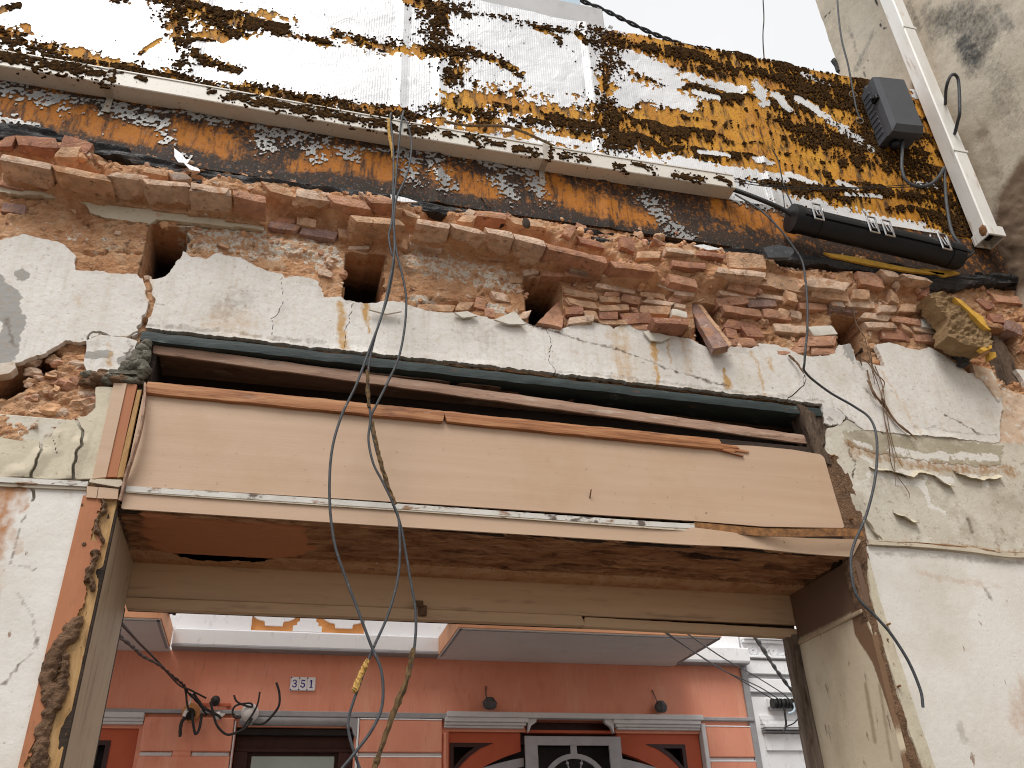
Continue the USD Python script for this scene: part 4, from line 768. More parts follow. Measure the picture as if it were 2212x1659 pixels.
# torn tar edge under the membrane
for j, (pl, r) in enumerate((([(-40, 280), (60, 288), (130, 305), (200, 318), (300, 345), (400, 378), (500, 388), (640, 408), (800, 430), (880, 440), (1000, 465), (1200, 498), (1400, 530), (1570, 548), (1640, 556)], .036), ([(1650, 552), (1750, 562), (1850, 577), (2000, 594), (2090, 606), (2160, 606), (2230, 595)], .034),
                             ([(860, 432), (930, 452), (1010, 462)], .03), ([(2010, 640), (2040, 690), (2070, 760), (2085, 780)], .030), ([(2000, 625), (2030, 612), (2080, 612), (2120, 600)], .035))):
    YT = -.05
    Xt, Zt = grid(-1.9, PARTY_X - .004, 4.0 if j == 3 else 4.72, 5.02, .008)
    p = spline(xz(pl, YT), 4)
    F = capsule(Xt, Zt, p, r) + fn(Xt, Zt, 8, 16, 4, 70 + j) * 1.5 + fn(Xt, Zt, 40, 60, 3, 75 + j) * .8
    fold = (fbm(P3(Xt * 3, Zt * 40 + 4 * fn(Xt, Zt, 2, 2)), 4, 77 + j) - .5) * .07
    sh, mk = sheet(Xt, Zt, F, YT - .01 - fold + fn(Xt, Zt, 14, 14, 3, 79) * .02, .05)
    obj('tar_edge', sh, 'tar', wall, smooth=True)
# flap of black felt hanging near the right cable
fl = Polygon(xz([(1648, 535), (1680, 528), (1712, 535), (1716, 545), (1705, 556), (1660, 556)], -.13))
obj('felt_flap', prism(fl, -.13, .02), 'cable_grey', wall)
# yellow membrane slivers under the splice closure
for pl in ([(1780, 545), (1850, 555), (1900, 566), (1960, 578), (2040, 590), (2040, 594), (1960, 586), (1880, 572), (1800, 555)], [(1990, 580), (2060, 585), (2075, 590), (2040, 598)]):
    obj('yellow_membrane', prism(xz(pl, -.09), -.09, .015), 'membrane_yellow', wall)
# a few white foil scraps in the tar
for pl in ([(376, 320), (392, 332), (402, 345), (412, 342), (405, 352), (385, 350), (377, 338)], [(396, 350), (430, 365), (432, 370), (410, 366)], [(843, 420), (880, 428), (902, 436), (870, 436), (846, 430)], [(1497, 530), (1520, 528), (1560, 538), (1530, 540)]):
    obj('foil_scrap', prism(xz(pl, -.10), -.10, .006), 'foil', wall)
# mud-covered chunk hanging from the wall at the right
chunk = thing('hanging_chunk', 'mud-crusted chunk with a yellow membrane edge dangling right of the bricks', 'debris')
Yc = -.17
Xc, Zc = grid(3.2, 4.2, 4.1, 4.8, .008)
cp = Polygon(xz([qp(5, *p) for p in ((1420, 465), (1480, 440), (1640, 480), (1700, 540), (1780, 640), (1860, 700), (1930, 780), (1945, 880), (1880, 912), (1700, 860), (1590, 800), (1580, 650), (1500, 560))], Yc))
F = sdf(Xc, Zc, cp) + fn(Xc, Zc, 22, 22, 4, 81) * .02
cr = 1 - np.abs(2 * fbm(P3(Xc * 9, Zc * 12), 4, 83) - 1)
sh, mk = sheet(Xc, Zc, F, Yc - .02 + (cr - .6) * .03 + (1 - np.abs(2 * fbm(P3(Xc * 24, Zc * 30), 4, 85) - 1) - .6) * .035 + fn(Xc, Zc, 60, 60, 3, 84) * .02, .12)
obj('mud_crust', sh, 'foam', chunk, smooth=True)
obj('membrane_edge', prism(xz([qp(5, *p) for p in ((1640, 478), (1700, 500), (1800, 590), (1880, 640), (1905, 700), (1945, 745), (1915, 740), (1870, 700), (1850, 680), (1750, 580), (1690, 530))], Yc - .03), Yc - .03, .035), 'membrane_yellow', chunk)
obj('membrane_edge', prism(xz([qp(5, *p) for p in ((1850, 895), (1950, 870), (1950, 895), (1885, 918))], Yc - .02), Yc - .02, .03), 'membrane_yellow', chunk)
obj('membrane_edge', prism(xz([qp(5, *p) for p in ((1925, 930), (1980, 925), (1988, 965), (1930, 990))], Yc + .02), Yc + .02, .03), 'membrane_yellow', chunk)

# ================================================================== the party wall at the right
party = thing('party_wall', 'tall cream plastered party wall with dark mould stains behind the white downpipe', 'wall')
Yq, Zq = grid(-3.0, .79, 3.0, 10.5, .02)
def pq(pts):
    return np.array([at_x(px, py, PARTY_X)[[1, 2]] for px, py in pts])
def pst(items):
    o = np.zeros(Yq.shape)
    for pts, r, a in items:
        o = np.maximum(o, a * np.clip(capsule(Yq, Zq, pq(pts), np.asarray(r, float) * .0036) * 1.5, 0, 1))
    return o
mould = pst([([(2030, 45), (2080, 40), (2125, 70), (2110, 135)], [40, 60, 60, 40], .62), ([(2080, 90), (2105, 125)], 34, .85), ([(2150, 20), (2180, 60)], 16, .5), ([(1885, 70), (1868, 110), (1850, 150)], 16, .42), ([(2000, 20), (2020, 70)], 30, .42), ([(1960, 10), (1985, 60)], 12, .4), ([(1835, 60), (1850, 110)], 9, .35), ([(2150, 150), (2190, 260)], 40, .25)])
brown = pst([([(2212, 360), (2180, 430), (2170, 520), (2190, 600)], [30, 46, 50, 60], 1.0), ([(2212, 420), (2212, 560)], 50, 1.0), ([(2120, 280), (2160, 400)], 26, .4), ([(2150, 590), (2212, 600)], 50, .9), ([(1975, 180), (2010, 300), (2060, 480), (2090, 540)], 18, .8)])
cracks = pst([([(1890, 0), (1905, 30), (1900, 55), (1912, 62)], 1.8, 1.0), ([(1800, 20), (1780, 40)], 2.2, 1.0), ([(1912, 62), (1930, 45)], 1.4, .7), ([(1870, 170), (1865, 150), (1875, 130)], 1.6, .7)])
F = np.minimum(.79 - .015 - Yq + fn(Yq, Zq, 4, 4, 4, 90) * .05, 10.4 - Zq)
px_ = fn(Yq, Zq, 1.2, 1.2, 4, 91) * .04 + fn(Yq, Zq, 7, 7, 4, 92) * .015 + mould * (fn(Yq, Zq, 9, 9, 5, 93) * .09) + brown * fn(Yq, Zq, 14, 14, 4, 94) * .05
sh, mk = sheet(Yq, Zq, F, px_, .05, (mould, brown, cracks))
v = sh[0]; v2 = np.stack([PARTY_X + v[:, 1], v[:, 0], v[:, 2]], 1)
obj('plaster', (v2, sh[1][:, ::-1]), 'party_plaster', party, smooth=True, mask=mk)
obj('masonry', bx(PARTY_X + .06, PARTY_X + .5, -3.0, .77, 0, 10.3, .02), 'party_plaster', party)
obj('masonry', bx(PARTY_X + .01, PARTY_X + .4, -3.0, .6, 0, 3.05, .02), 'party_plaster', party)
# a dark torn scrap at the wall's far edge
obj('torn_scrap', prism(xz([(1798, 127), (1803, 124), (1814, 140), (1818, 155), (1810, 150), (1806, 138)], .76), .76, .03), 'tar', party)

# ================================================================== doorway frame
frame = thing('doorway_frame', 'wide wooden doorway casing with tan laminate header, rotten soffit and peeling boards', 'door frame')
JL, JR = -.680, 2.640
obj('green_lintel', (lambda m: m)(cat(*[brick_mesh(at(*a, -.006), at(*b, -.006), .052, .16, 700 + i, rough=.008) for i, (a, b) in enumerate((((303, 725), (1776, 890)),))])), 'green_paint', frame, smooth=38)
def bar(a, b, h, d, seed, mat_, name, par=None, rough=.004, seg=.12):
    m = brick_mesh(a, b, h, d, seed, rough=rough)
    return obj(name, m, mat_, par or frame, smooth=38)
obj('lintel_board', bx(OPX0 + .01, OPX1 - .02, .05, .26, 3.79, 3.81), 'old_batten', frame)
bar(at(330, 752, .02), at(1742, 948, .02), .055, .02, 711, 'old_batten', 'fallen_batten', rough=.004)
obj('cavity_board', cat(bx(OPX0, OPX1, .26, .28, 3.45, 3.62), bx(OPX0, OPX1, .262, .29, 3.628, 3.86)), 'dark_wood', frame)
obj('cavity_panel', prism(xz([(1440, 866), (1600, 880), (1752, 898), (1752, 920), (1600, 897), (1500, 878)], .10), .10, .015), 'cream_jamb', frame, mask=None)
obj('cavity_top', bx(OPX0, OPX1, .2, .46, 3.84, 3.90), 'dark_wood', frame)
# the post at the right end of the gap, and its left end
stub_m = brick_mesh(np.array([2.545, -.005, 3.66]), np.array([2.635, -.005, 3.66]), .32, .12, 720, rough=.03); obj('rotten_post', stub_m, 'weathered_wood', frame, smooth=38)
obj('rotten_post', brick_mesh(np.array([2.60, .01, 3.72]), np.array([2.70, .01, 3.70]), .20, .10, 721, rough=.03), 'weathered_wood', frame, smooth=38)
obj('end_board', bx(JL - .03, JL + .02, .03, .26, 3.55, 3.80), 'dark_wood', frame)
# header
hp = Polygon(xz([(312, 838), (700, 884), (1200, 934), (1560, 962), (1625, 965), (1708, 973), (1771, 983), (1779, 990), (1797, 1050), (1815, 1110), (1824, 1141), (1650, 1138), (1500, 1126), (900, 1088), (268, 1050)]))
Xh, Zh = grid(-.75, 2.75, 3.0, 3.68, .012)
bow = .010 * np.exp(-((Xh - 2.3) / .5) ** 2) * np.clip((Zh - 3.3) * 3, 0, 1)
sh, mk = sheet(Xh, Zh, sdf(Xh, Zh, hp), -.004 - bow + fn(Xh, Zh, .9, 1.5, 2, 95) * .008, .010)
tag(obj('header_panel', sh, 'laminate', frame, smooth=True), 'tan laminate panel above the doorway')
lf = Polygon(xz([(268, 1064), (900, 1102), (1400, 1134), (1500, 1143), (1600, 1160), (1700, 1163), (1860, 1166), (1838, 1207), (1400, 1172), (800, 1135), (262, 1100)]))
sag = .03 * np.exp(-((Xh - 2.05) / .25) ** 2)
sh, mk = sheet(Xh, Zh, sdf(Xh, Zh, lf), -.006 - sag + fn(Xh, Zh, 1, 1.5, 2, 96) * .008, .010)
obj('lower_fascia', sh, 'laminate', frame, smooth=True)
obj('header_backing', bx(JL, JR, .022, .05, 3.01, 3.60), 'dark_wood', frame)
bar(at(312, 834, -.03), at(960, 899, -.03), .060, .035, 731, 'pine', 'top_batten')
bar(at(961, 899, -.03), at(1560, 958.5, -.03), .058, .035, 732, 'pine', 'top_batten')
for i, (a, b, h) in enumerate((((1540, 958), (1596, 966), .016), ((1540, 964), (1618, 975), .012), ((1540, 969), (1588, 974), .014), ((1560, 972), (1606, 984), .006))):
    bar(at(*a, -.015 - .003 * i), at(*b, -.02), h, .012, 735 + i, 'pine', 'splinter')
obj('nail', tube([at(1277, 1057, -.03), at(1274, 1076, -.005)], .0032, 6, 0), 'rust', frame)
# metal trim strip, its right end bent away
tp = [at(x, y, -.012) for x, y in ((272, 1056), (600, 1077), (900, 1097), (1200, 1118), (1420, 1133), (1500, 1137))]
tp2 = [at(x, y, yy) for x, y, yy in ((1500, 1137, -.014), (1560, 1142, -.022), (1640, 1149, -.05), (1720, 1151, -.06), (1800, 1150, -.055), (1864, 1151, -.05))]
obj('trim_strip', tube(tp, 1.0, 4, 6, sect=[(-.012, -.004), (.012, -.004), (.012, .004), (-.012, .004)]), 'trim_metal', frame)
obj('trim_strip', tube([at(x, y, -.010) for x, y in ((272, 1061), (600, 1083), (900, 1103), (1200, 1124), (1420, 1140), (1500, 1146))], 1.0, 4, 6, sect=[(-.007, -.004), (.007, -.004), (.007, .004), (-.007, .004)]), 'trim_cream', frame)
tag(obj('trim_strip', tube(tp2, 1.0, 4, 6, sect=[(-.020, -.002), (.020, -.002), (.020, .002), (-.020, .002)]), 'rust', frame), 'rusty end of the trim strip bent away from the header')
# soffit, rotten
Xf, Yf = grid(JL + .005, JR - .005, 0.0, .602, .0085)
sound = np.maximum(sdf(Xf, Yf, [at_z(x, y, 3.0)[:2] for x, y in ((300, 1112), (660, 1140), (672, 1190), (640, 1205), (560, 1222), (420, 1215), (330, 1190), (305, 1150))]) * 22, -9) + fn(Xf, Yf, 9, 22, 4, 97) * 2.5
sm = np.clip(.5 + sound * .8, 0, 1)
rot = (1 - sm) * np.minimum(.030, np.abs(fbm(P3(Xf * 3.0 + fn(Xf, Yf, 4, 4), Yf * 16), 5, 98) - .5) * .14 + np.clip(fn(Xf, Yf, 5, 30, 5, 99), 0, 1) * .09)
holes = np.clip(fn(Xf, Yf, 4, 16, 5, 100) * 5 - .5, 0, .45) * (1 - sm) + np.clip(capsule(Xf, Yf, [at_z(*p, 3.0)[:2] for p in ((1430, 1195), (1500, 1205), (1600, 1215))], .03) * 2, 0, 1) * .9
sh, mk = sheet(Xf, Yf, np.ones(Xf.shape), rot, .0, (sm, np.clip(holes, 0, 1), 0 * Xf))
v = sh[0]; obj('soffit_board', (np.stack([v[:, 0], v[:, 2], 3.0 + v[:, 1]], 1), sh[1]), 'rotten_wood', frame, smooth=True, mask=mk)
obj('soffit_core', bx(JL, JR, .055, .60, 3.06, 3.10), 'dark_wood', frame)
# back header
obj('back_header', bx(JL - .06, JR + .06, .604, .63, 2.842, 3.05), 'back_board', frame)
bar(np.array([JL, .585, 2.812]), np.array([1.45, .585, 2.812]), .052, .05, 741, 'back_board', 'back_rail', rough=.0015)
bar(np.array([1.45, .585, 2.812]), np.array([2.66, .60, 2.793]), .05, .05, 742, 'back_board', 'back_rail', rough=.0015)
obj('back_rail', bx(JL, JR + .02, .645, .69, 2.80, 2.90), 'dark_wood', frame)
obj('catch', cat(bx(.62, .66, .565, .585, 2.80, 2.85), bx(.595, .64, .55, .575, 2.84, 2.868)), 'mud', frame)
# left jamb
obj('jamb_panel', bx(JL - .03, JL, .012, .602, 0, 2.999), 'laminate_jamb', frame)
obj('jamb_edge', bx(JL - .03, JL + .004, -.004, .010, 0, 3.0, .002), 'dark_wood', frame)
Xo, Zo = grid(-.812, -.686, 1.0, 3.052, .006)
def ow(pts): return xz(pts, -.01)
worm = strokes(Xo, Zo, [([(225, 1085), (215, 1130), (205, 1160)], 7, 1.0), ([(238, 1080), (232, 1180), (205, 1230), (196, 1290)], [10, 12, 16, 14], 1.0), ([(200, 1280), (185, 1340), (150, 1390), (140, 1440)], [12, 14, 22, 22], 1.0), ([(140, 1440), (128, 1500), (105, 1600), (95, 1659)], [22, 20, 26, 30], 1.0), ([(245, 1080), (232, 1200), (205, 1330), (170, 1450), (130, 1600), (110, 1700)], 9, 1.0)], -.01)
Fo = .42 - worm + fn(Xo, Zo, 30, 12, 4, 101) * .9
sh, mk = sheet(Xo, Zo, Fo, -.014 + 0 * Xo, .006)
obj('orange_casing', sh, 'orange_board', frame, smooth=True)
gal = fbm(P3(Xo * 22 + 2 * fn(Xo, Zo, 7, 7), Zo * 5), 4, 103)
sh, mk = sheet(Xo, Zo, 0 * Xo + 1, -.006 + (gal - .5) * .018, .02)
obj('casing_core', sh, 'yellow_wood', frame, smooth=True)
mt = strokes(Xo, Zo, [([(228, 1085), (214, 1120), (212, 1150), (222, 1165)], 4, 1), ([(205, 1190), (192, 1240), (200, 1275)], 5, 1), ([(168, 1345), (128, 1400), (105, 1470), (98, 1520)], [9, 15, 12, 8], 1), ([(125, 1490), (104, 1540), (92, 1580), (85, 1620), (90, 1659), (80, 1700)], 13, 1), ([(150, 1420), (128, 1490), (112, 1560)], 6, 1)], -.01)
mF = mt - .35 + fn(Xo, Zo, 26, 22, 4, 112) * 1.5
sh, mk = sheet(Xo, Zo, mF, -.018 - np.clip(mF, 0, .6) * .03 * (.5 + fbm(P3(Xo * 60, Zo * 40), 3, 6)), .012)
obj('mud_gallery', sh, 'mud', frame, smooth=True)
# upper left casing boards
obj('beige_strip', prism(xz([(246, 827), (274, 828), (229, 1030), (199, 1034)], -.012), -.012, .02), 'laminate', frame)
obj('orange_strip', prism(xz([(275, 829), (296, 831), (252, 1030), (230, 1030)], -.006), -.006, .02), 'orange_board', frame)
obj('yellow_strip', prism(xz([(297, 842), (306, 842), (266, 1030), (252, 1031)], -.004), -.004, .02), 'yellow_wood', frame)
obj('peeled_veneer', tube([at(x, y, yy) for x, y, yy in ((314, 832, -.02), (312, 880, -.035), (303, 930, -.045), (285, 990, -.045), (272, 1030, -.03), (266, 1060, -.02), (260, 1082, -.01))], 1.0, 4, 6, sect=[(-.004, -.02), (.004, -.02), (.004, .02), (-.004, .02)]), 'old_batten', frame)
obj('casing_bracket', cat(prism(xz([(195, 1034), (262, 1036), (266, 1046), (256, 1052), (192, 1041)], -.03), -.03, .03)), 'trim_cream', frame)
obj('casing_block', prism(xz([(188, 1050), (212, 1052), (208, 1076), (186, 1074)], -.022), -.022, .02), 'laminate', frame)
obj('casing_block', prism(xz([(213, 1052), (256, 1056), (254, 1078), (210, 1076)], -.024), -.024, .02), 'laminate', frame)
# right jamb
Yj, Zj = grid(0.0, .60, .9, 2.998, .010)
def jq(pts): return np.array([at_x(px, py, JR)[[1, 2]] for px, py in pts])
def jst(items):
    o = np.zeros(Yj.shape)
    for pts, r, a in items: o = np.maximum(o, a * np.clip(capsule(Yj, Zj, jq(pts), np.asarray(r, float) * .0026) * 1.6, 0, 1))
    return o
mudm = jst([([(1850, 1310), (1860, 1360), (1895, 1420), (1920, 1500), (1950, 1600), (1960, 1659)], [28, 30, 24, 18, 15, 16], 1.0), ([(1830, 1300), (1800, 1330), (1740, 1345)], 14, .9)])
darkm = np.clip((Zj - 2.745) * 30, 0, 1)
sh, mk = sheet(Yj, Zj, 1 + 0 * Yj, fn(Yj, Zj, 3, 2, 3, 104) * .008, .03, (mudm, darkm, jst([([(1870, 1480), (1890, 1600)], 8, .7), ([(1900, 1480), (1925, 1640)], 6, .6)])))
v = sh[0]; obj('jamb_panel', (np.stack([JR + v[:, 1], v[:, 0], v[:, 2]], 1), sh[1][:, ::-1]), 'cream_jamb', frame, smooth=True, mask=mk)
obj('jamb_ledge', bx(JR - .012, JR + .01, .02, .60, 2.735, 2.755), 'laminate_jamb', frame)
Xv, Zv = grid(2.50, 2.86, 1.2, 3.62, .008)
mp = Polygon(xz([(1776, 980), (1810, 985), (1836, 1030), (1857, 1090), (1874, 1170), (1880, 1240), (1893, 1290), (1935, 1420), (1968, 1520), (2014, 1659), (2060, 1800), (1990, 1800), (1940, 1560), (1905, 1420), (1862, 1300), (1836, 1210), (1822, 1142), (1796, 1055)]))
sh, mk = sheet(Xv, Zv, sdf(Xv, Zv, mp) + fn(Xv, Zv, 30, 30, 4, 105) * .02, .002 + fn(Xv, Zv, 18, 10, 4, 106) * .03, .06)
obj('mud_casing', sh, 'mud', frame, smooth=True)
cp_ = Polygon(xz([(1870, 1180), (1882, 1232), (1897, 1290), (1940, 1420), (1972, 1520), (2018, 1659), (2070, 1800), (2045, 1800), (1990, 1659), (1945, 1520), (1915, 1420), (1880, 1290)]))
sh, mk = sheet(Xv, Zv, sdf(Xv, Zv, cp_) + fn(Xv, Zv, 30, 20, 4, 107) * .016, -.006 + fn(Xv, Zv, 8, 8, 3, 108) * .01, .03)
obj('cream_casing', sh, 'plaster_cream', frame, smooth=True)
for px, py in ((1940, 1482), (1918, 1348), (1838, 1120), (1798, 984)):
    obj('nail', tube([at(px + 5, py - 1, -.03), at(px - 3, py + 2, .0)], .005, 6, 0), 'rust', frame)
wp = trimesh.creation.box((.075, .06, 2.79)).subdivide_to_size(.035); wv = wp.vertices * [1.0, 1, 1] + [2.618, .635, 1.395]
wp.vertices = wv + np.stack([fbm(wv * [30, 30, 5] + 9 * j, 4, j) - .5 for j in range(3)], 1) * [.035, .03, .01]
obj('back_post', wp, 'grey_wood', frame, smooth=38)
obj('back_post', bx(JL - .03, JL - .002, .603, .64, 0, 2.80), 'dark_wood', frame)

# horizontal trims on the plaster either side
tl = thing('wall_trim', 'thin cream trim strip across the wall left of the doorway, below peeling paint', 'trim')
obj('strip', tube([at(x, y, -.012) for x, y in ((-60, 1033), (0, 1037), (90, 1042), (190, 1047))], 1.0, 4, 4, sect=[(-.011, -.008), (.011, -.008), (.011, .008), (-.011, .008)]), 'trim_metal', tl)
obj('lower_lip', tube([at(x, y, -.006) for x, y in ((-60, 1043), (0, 1047), (90, 1051), (188, 1055))], 1.0, 4, 4, sect=[(-.008, -.006), (.008, -.006), (.008, .006), (-.008, .006)]), 'trim_cream', tl)
tr = thing('wall_trim', 'rusty bent trim strip across the wall right of the doorway', 'trim')
obj('strip', tube([at(x, y, yy) for x, y, yy in ((1874, 1172, -.01), (1990, 1178, -.012), (2100, 1189, -.014), (2170, 1199, -.02), (2240, 1201, -.014), (2330, 1207, -.01))], 1.0, 4, 5, sect=[(-.012, -.008), (.012, -.008), (.012, .008), (-.012, .008)]), 'trim_cream', tr)
obj('rust_edge', tube([at(x, y, yy) for x, y, yy in ((1874, 1168, -.014), (1990, 1174, -.016), (2100, 1184, -.018), (2170, 1194, -.024), (2240, 1196, -.018), (2330, 1202, -.014))], .0045, 6, 5, wob=.4, seed=3), 'rust', tr)
# cement crumbs at the lintel's left end
cl = thing('mortar_lump', 'crumbled grey mortar lump wedged at the left end of the green lintel', 'rubble')
for i, (px, py, r) in enumerate(((316, 745, 9), (308, 757, 11), (312, 772, 10), (300, 768, 11), (292, 782, 12), (280, 792, 12), (300, 792, 13), (310, 800, 12), (268, 800, 8), (318, 765, 7), (305, 810, 9), (322, 742, 5))):
    c = at(px, py, .0); s = r * .0026
    obj('clod', lump(c[0], c[1], c[2], s * 1.1, s * 1.2, s, i, 2, .4), 'cement_lump', cl, smooth=50)
obj('ledge', prism(xz([(236, 797), (300, 800), (302, 808), (235, 806)], -.02), -.02, .05), 'cement_lump', cl)
for i, (px, py, r) in enumerate(((196, 812, 10), (215, 818, 13), (235, 822, 13), (255, 824, 14), (272, 826, 12), (190, 828, 9), (292, 824, 9), (225, 808, 8))):
    c = at(px, py, .015); s = r * .0026
    obj('clod', lump(c[0], c[1], c[2], s * 1.6, s * 1.2, s * .8, 30 + i, 2, .5), 'mud' if i % 2 else 'cement_lump', cl, smooth=50)

# ================================================================== services on the parapet
tk = thing('cable_trunking', 'long cream plastic cable trunking running along the foil-clad parapet', 'trunking')
za, zb = at(-40, 112, -.121)[2], 0
def prof(x0, x1, z0, z1, y0, y1): return bx(x0, x1, y0, y1, z0, z1, .004)
xe = at(1588, 405, -.115)[0]
def trunk_z_at(x): return 5.232
pts_t = [np.array([x, -.065, 5.285]) for x in (-2.3, -1.0, .3, 1.4, xe)]
obj('body', tube([p + [0, 0, (-.012 if 0 < p[0] < 2 else .006)] for p in pts_t], 1.0, 4, 6, sect=[(-.052, -.052), (-.048, -.056), (.048, -.056), (.052, -.052), (.052, .052), (-.052, .052)]), 'trunking_plastic', tk)
obj('lid_lip', tube([p + [0, -.001, .051 + (-.012 if 0 < p[0] < 2 else .006)] for p in pts_t], 1.0, 4, 6, sect=[(-.004, -.060), (.004, -.060), (.004, .05), (-.004, .05)]), 'trunking_plastic', tk)
for px in (232, 1180):
    x = at(px, 180 if px < 500 else 345, -.122)[0]; dz = -.012 if px > 500 else .004
    o = obj('strap', cat(bx(x - .016, x + .016, -.127, -.122, 5.226 + dz, 5.345 + dz, .002), bx(x - .016, x + .016, -.127, -.02, 5.224 + dz, 5.229 + dz, .002), bx(x - .016, x + .016, -.030, -.024, 5.13 + dz, 5.229 + dz, .002), bx(x - .016, x + .016, -.127, -.0, 5.342 + dz, 5.348 + dz, .002)), 'strap', tk)
    obj('screw', lump(x, -.031, 5.17 + dz, .006, .004, .006, 3, 1, .05), 'rust', o)
# moss on the trunking's front and top edge
Xk, Zk = grid(-1.9, xe - .02, 5.20, 5.37, .0055)
def kst(items):
    o = np.full(Xk.shape, -9.0)
    for pts, r in items: o = np.maximum(o, capsule(Xk, Zk, xz(pts, -.127), np.asarray(r, float) * .0040))
    return o
km = kst([([(0, 118), (60, 128), (130, 142), (215, 158)], 13), ([(222, 158), (226, 185)], 6), ([(238, 155), (236, 178)], 6), ([(300, 167), (312, 170)], 4), ([(457, 195)], 5), ([(500, 210)], 9), ([(522, 210), (560, 218), (620, 228), (660, 235)], 8), ([(660, 236), (740, 250), (800, 262), (840, 266)], 10), ([(890, 276), (910, 282), (930, 278)], 9), ([(970, 287)], 7), ([(1020, 298), (1032, 305)], 8), ([(1040, 303), (1090, 312)], 6),
          ([(1120, 322), (1160, 330)], 8), ([(1222, 334), (1268, 343)], 7), ([(1338, 358), (1345, 366)], 7), ([(1410, 368)], 6), ([(1370, 353), (1390, 358)], 4), ([(1460, 376), (1490, 384), (1520, 386)], 6), ([(1555, 382), (1575, 392)], 6), ([(1190, 318), (1188, 350), (1184, 375)], 4)]) * 1.0
km = np.clip(km, -3, .75) - .18 + fn(Xk, Zk, 24, 30, 4, 110) * 3.6 + fn(Xk, Zk, 80, 80, 3, 111) * 4.2
sh, mk = sheet(Xk, Zk, km, -.1235 - np.clip(km, 0, .5) ** .5 * .008 * (.4 + fbm(P3(Xk * 90, Zk * 90), 3, 5)) - np.where((Xk > -.2) & (Xk < 2.1), .0, .0), .010)
tag(obj('moss', sh, 'moss', tk, smooth=True), kind='stuff')

# downpipe
dp = thing('downpipe', 'white square downpipe with rust streaks standing in the corner by the party wall', 'downpipe')
dx0 = at(2098, 520, -.08)[0]
A = at(2128, 500, -.10); B = at(1925 + 14, 20, -.10)
wdp = .052
obj('pipe', tube([np.array([A[0], -.10, A[2] - .02]), np.array([A[0], -.10, 10.2])], 1.0, 4, 0, sect=[(-wdp, -.05), (-wdp + .008, -.058), (wdp - .008, -.058), (wdp, -.05), (wdp, .05), (-wdp, .05)]), 'pipe_white', dp)
zc = A[2] - .02
obj('collar', cat(bx(A[0] - .062, A[0] + .068, -.175, -.160, zc - .07, zc + .01, .003), bx(A[0] - .062, A[0] - .050, -.165, -.04, zc - .07, zc + .01, .003), bx(A[0] + .056, A[0] + .068, -.165, -.04, zc - .07, zc + .01, .003), bx(A[0] - .062, A[0] + .068, -.05, -.036, zc - .07, zc + .01, .003)), 'pipe_white', dp)
obj('opening', bx(A[0] - .05, A[0] + .055, -.158, -.052, zc - .012, zc - .004, .002), 'recess_dark', dp)
obj('rust_patch', lump(A[0] - .058, -.14, zc - .02, .012, .03, .045, 5, 2, .4), 'rust', dp, smooth=50)
for z in (5.9, 7.2):
    obj('bracket', cat(bx(A[0] - wdp - .006, A[0] + wdp + .006, -.163, -.159, z, z + .02, .001), bx(A[0] + wdp, A[0] + wdp + .004, -.16, .0, z, z + .02, .001)), 'pipe_white', dp)

# grey junction box
jb = thing('junction_box', 'dark grey plastic junction box tilted on the parapet beside the downpipe', 'junction box')
def quadbox(front, y, depth_y, r=.012):
    f = np.array([at(px, py, y) for px, py in front]); b = f + [0, depth_y, 0]
    return trimesh.convex.convex_hull(np.vstack([f, b]))
front = [(1910, 170), (1960, 180), (1993, 290), (1932, 285)]
YB = -.22
lidf = np.array([at(px, py, YB) for px, py in [(1898, 166), (1953, 172), (1994, 272), (1936, 266)]])
cx_ = lidf.mean(0)
lidb = np.array([cx_ + (p - cx_) * 1.16 for p in lidf]) + [0, .035, 0]
lidb2 = lidb + [0, .05, 0]
obj('lid', trimesh.convex.convex_hull(np.vstack([lidf, lidb, lidb2])), 'box_grey', jb)
bod = np.array([cx_ + (p - cx_) * 1.10 for p in lidf]) + [0, .088, 0]
o = obj('body', trimesh.convex.convex_hull(np.vstack([bod, bod + [0, .10, 0]])), 'box_grey', jb)
# ribs along the near side, latch, hinge plate, cable gland
e0, e1 = bod[0] + [0, .02, 0], bod[3] + [0, .02, 0]
for t in np.linspace(.12, .88, 9):
    p = e0 + (e1 - e0) * t
    obj('rib', bx(p[0] - .006, p[0] + .002, p[1], p[1] + .07, p[2] - .007, p[2] + .007, .003), 'box_grey', jb)
pl = e0 * .65 + e1 * .35
obj('latch', cat(bx(pl[0] - .03, pl[0] - .002, pl[1] - .07, pl[1] - .01, pl[2] - .02, pl[2] + .02, .005), bx(pl[0] - .04, pl[0] - .02, pl[1] - .055, pl[1] - .02, pl[2] - .008, pl[2] + .008, .003)), 'black_plastic', jb)
obj('back_plate', prism(xz([(1868, 186), (1884, 180), (1915, 268), (1905, 274), (1890, 240)], -.06), -.06, .04), 'box_grey', jb)
obj('bracket', prism(xz([(1880, 235), (1888, 232), (1908, 280), (1925, 292), (1935, 310), (1920, 312), (1900, 290)], -.05), -.05, .03), 'box_grey', jb)
bc = bod[2:4].mean(0); obj('gland', lump(bc[0] - .03, bc[1] + .05, bc[2] - .03, .035, .035, .04, 4, 2, .05), 'black_plastic', jb, smooth=50)

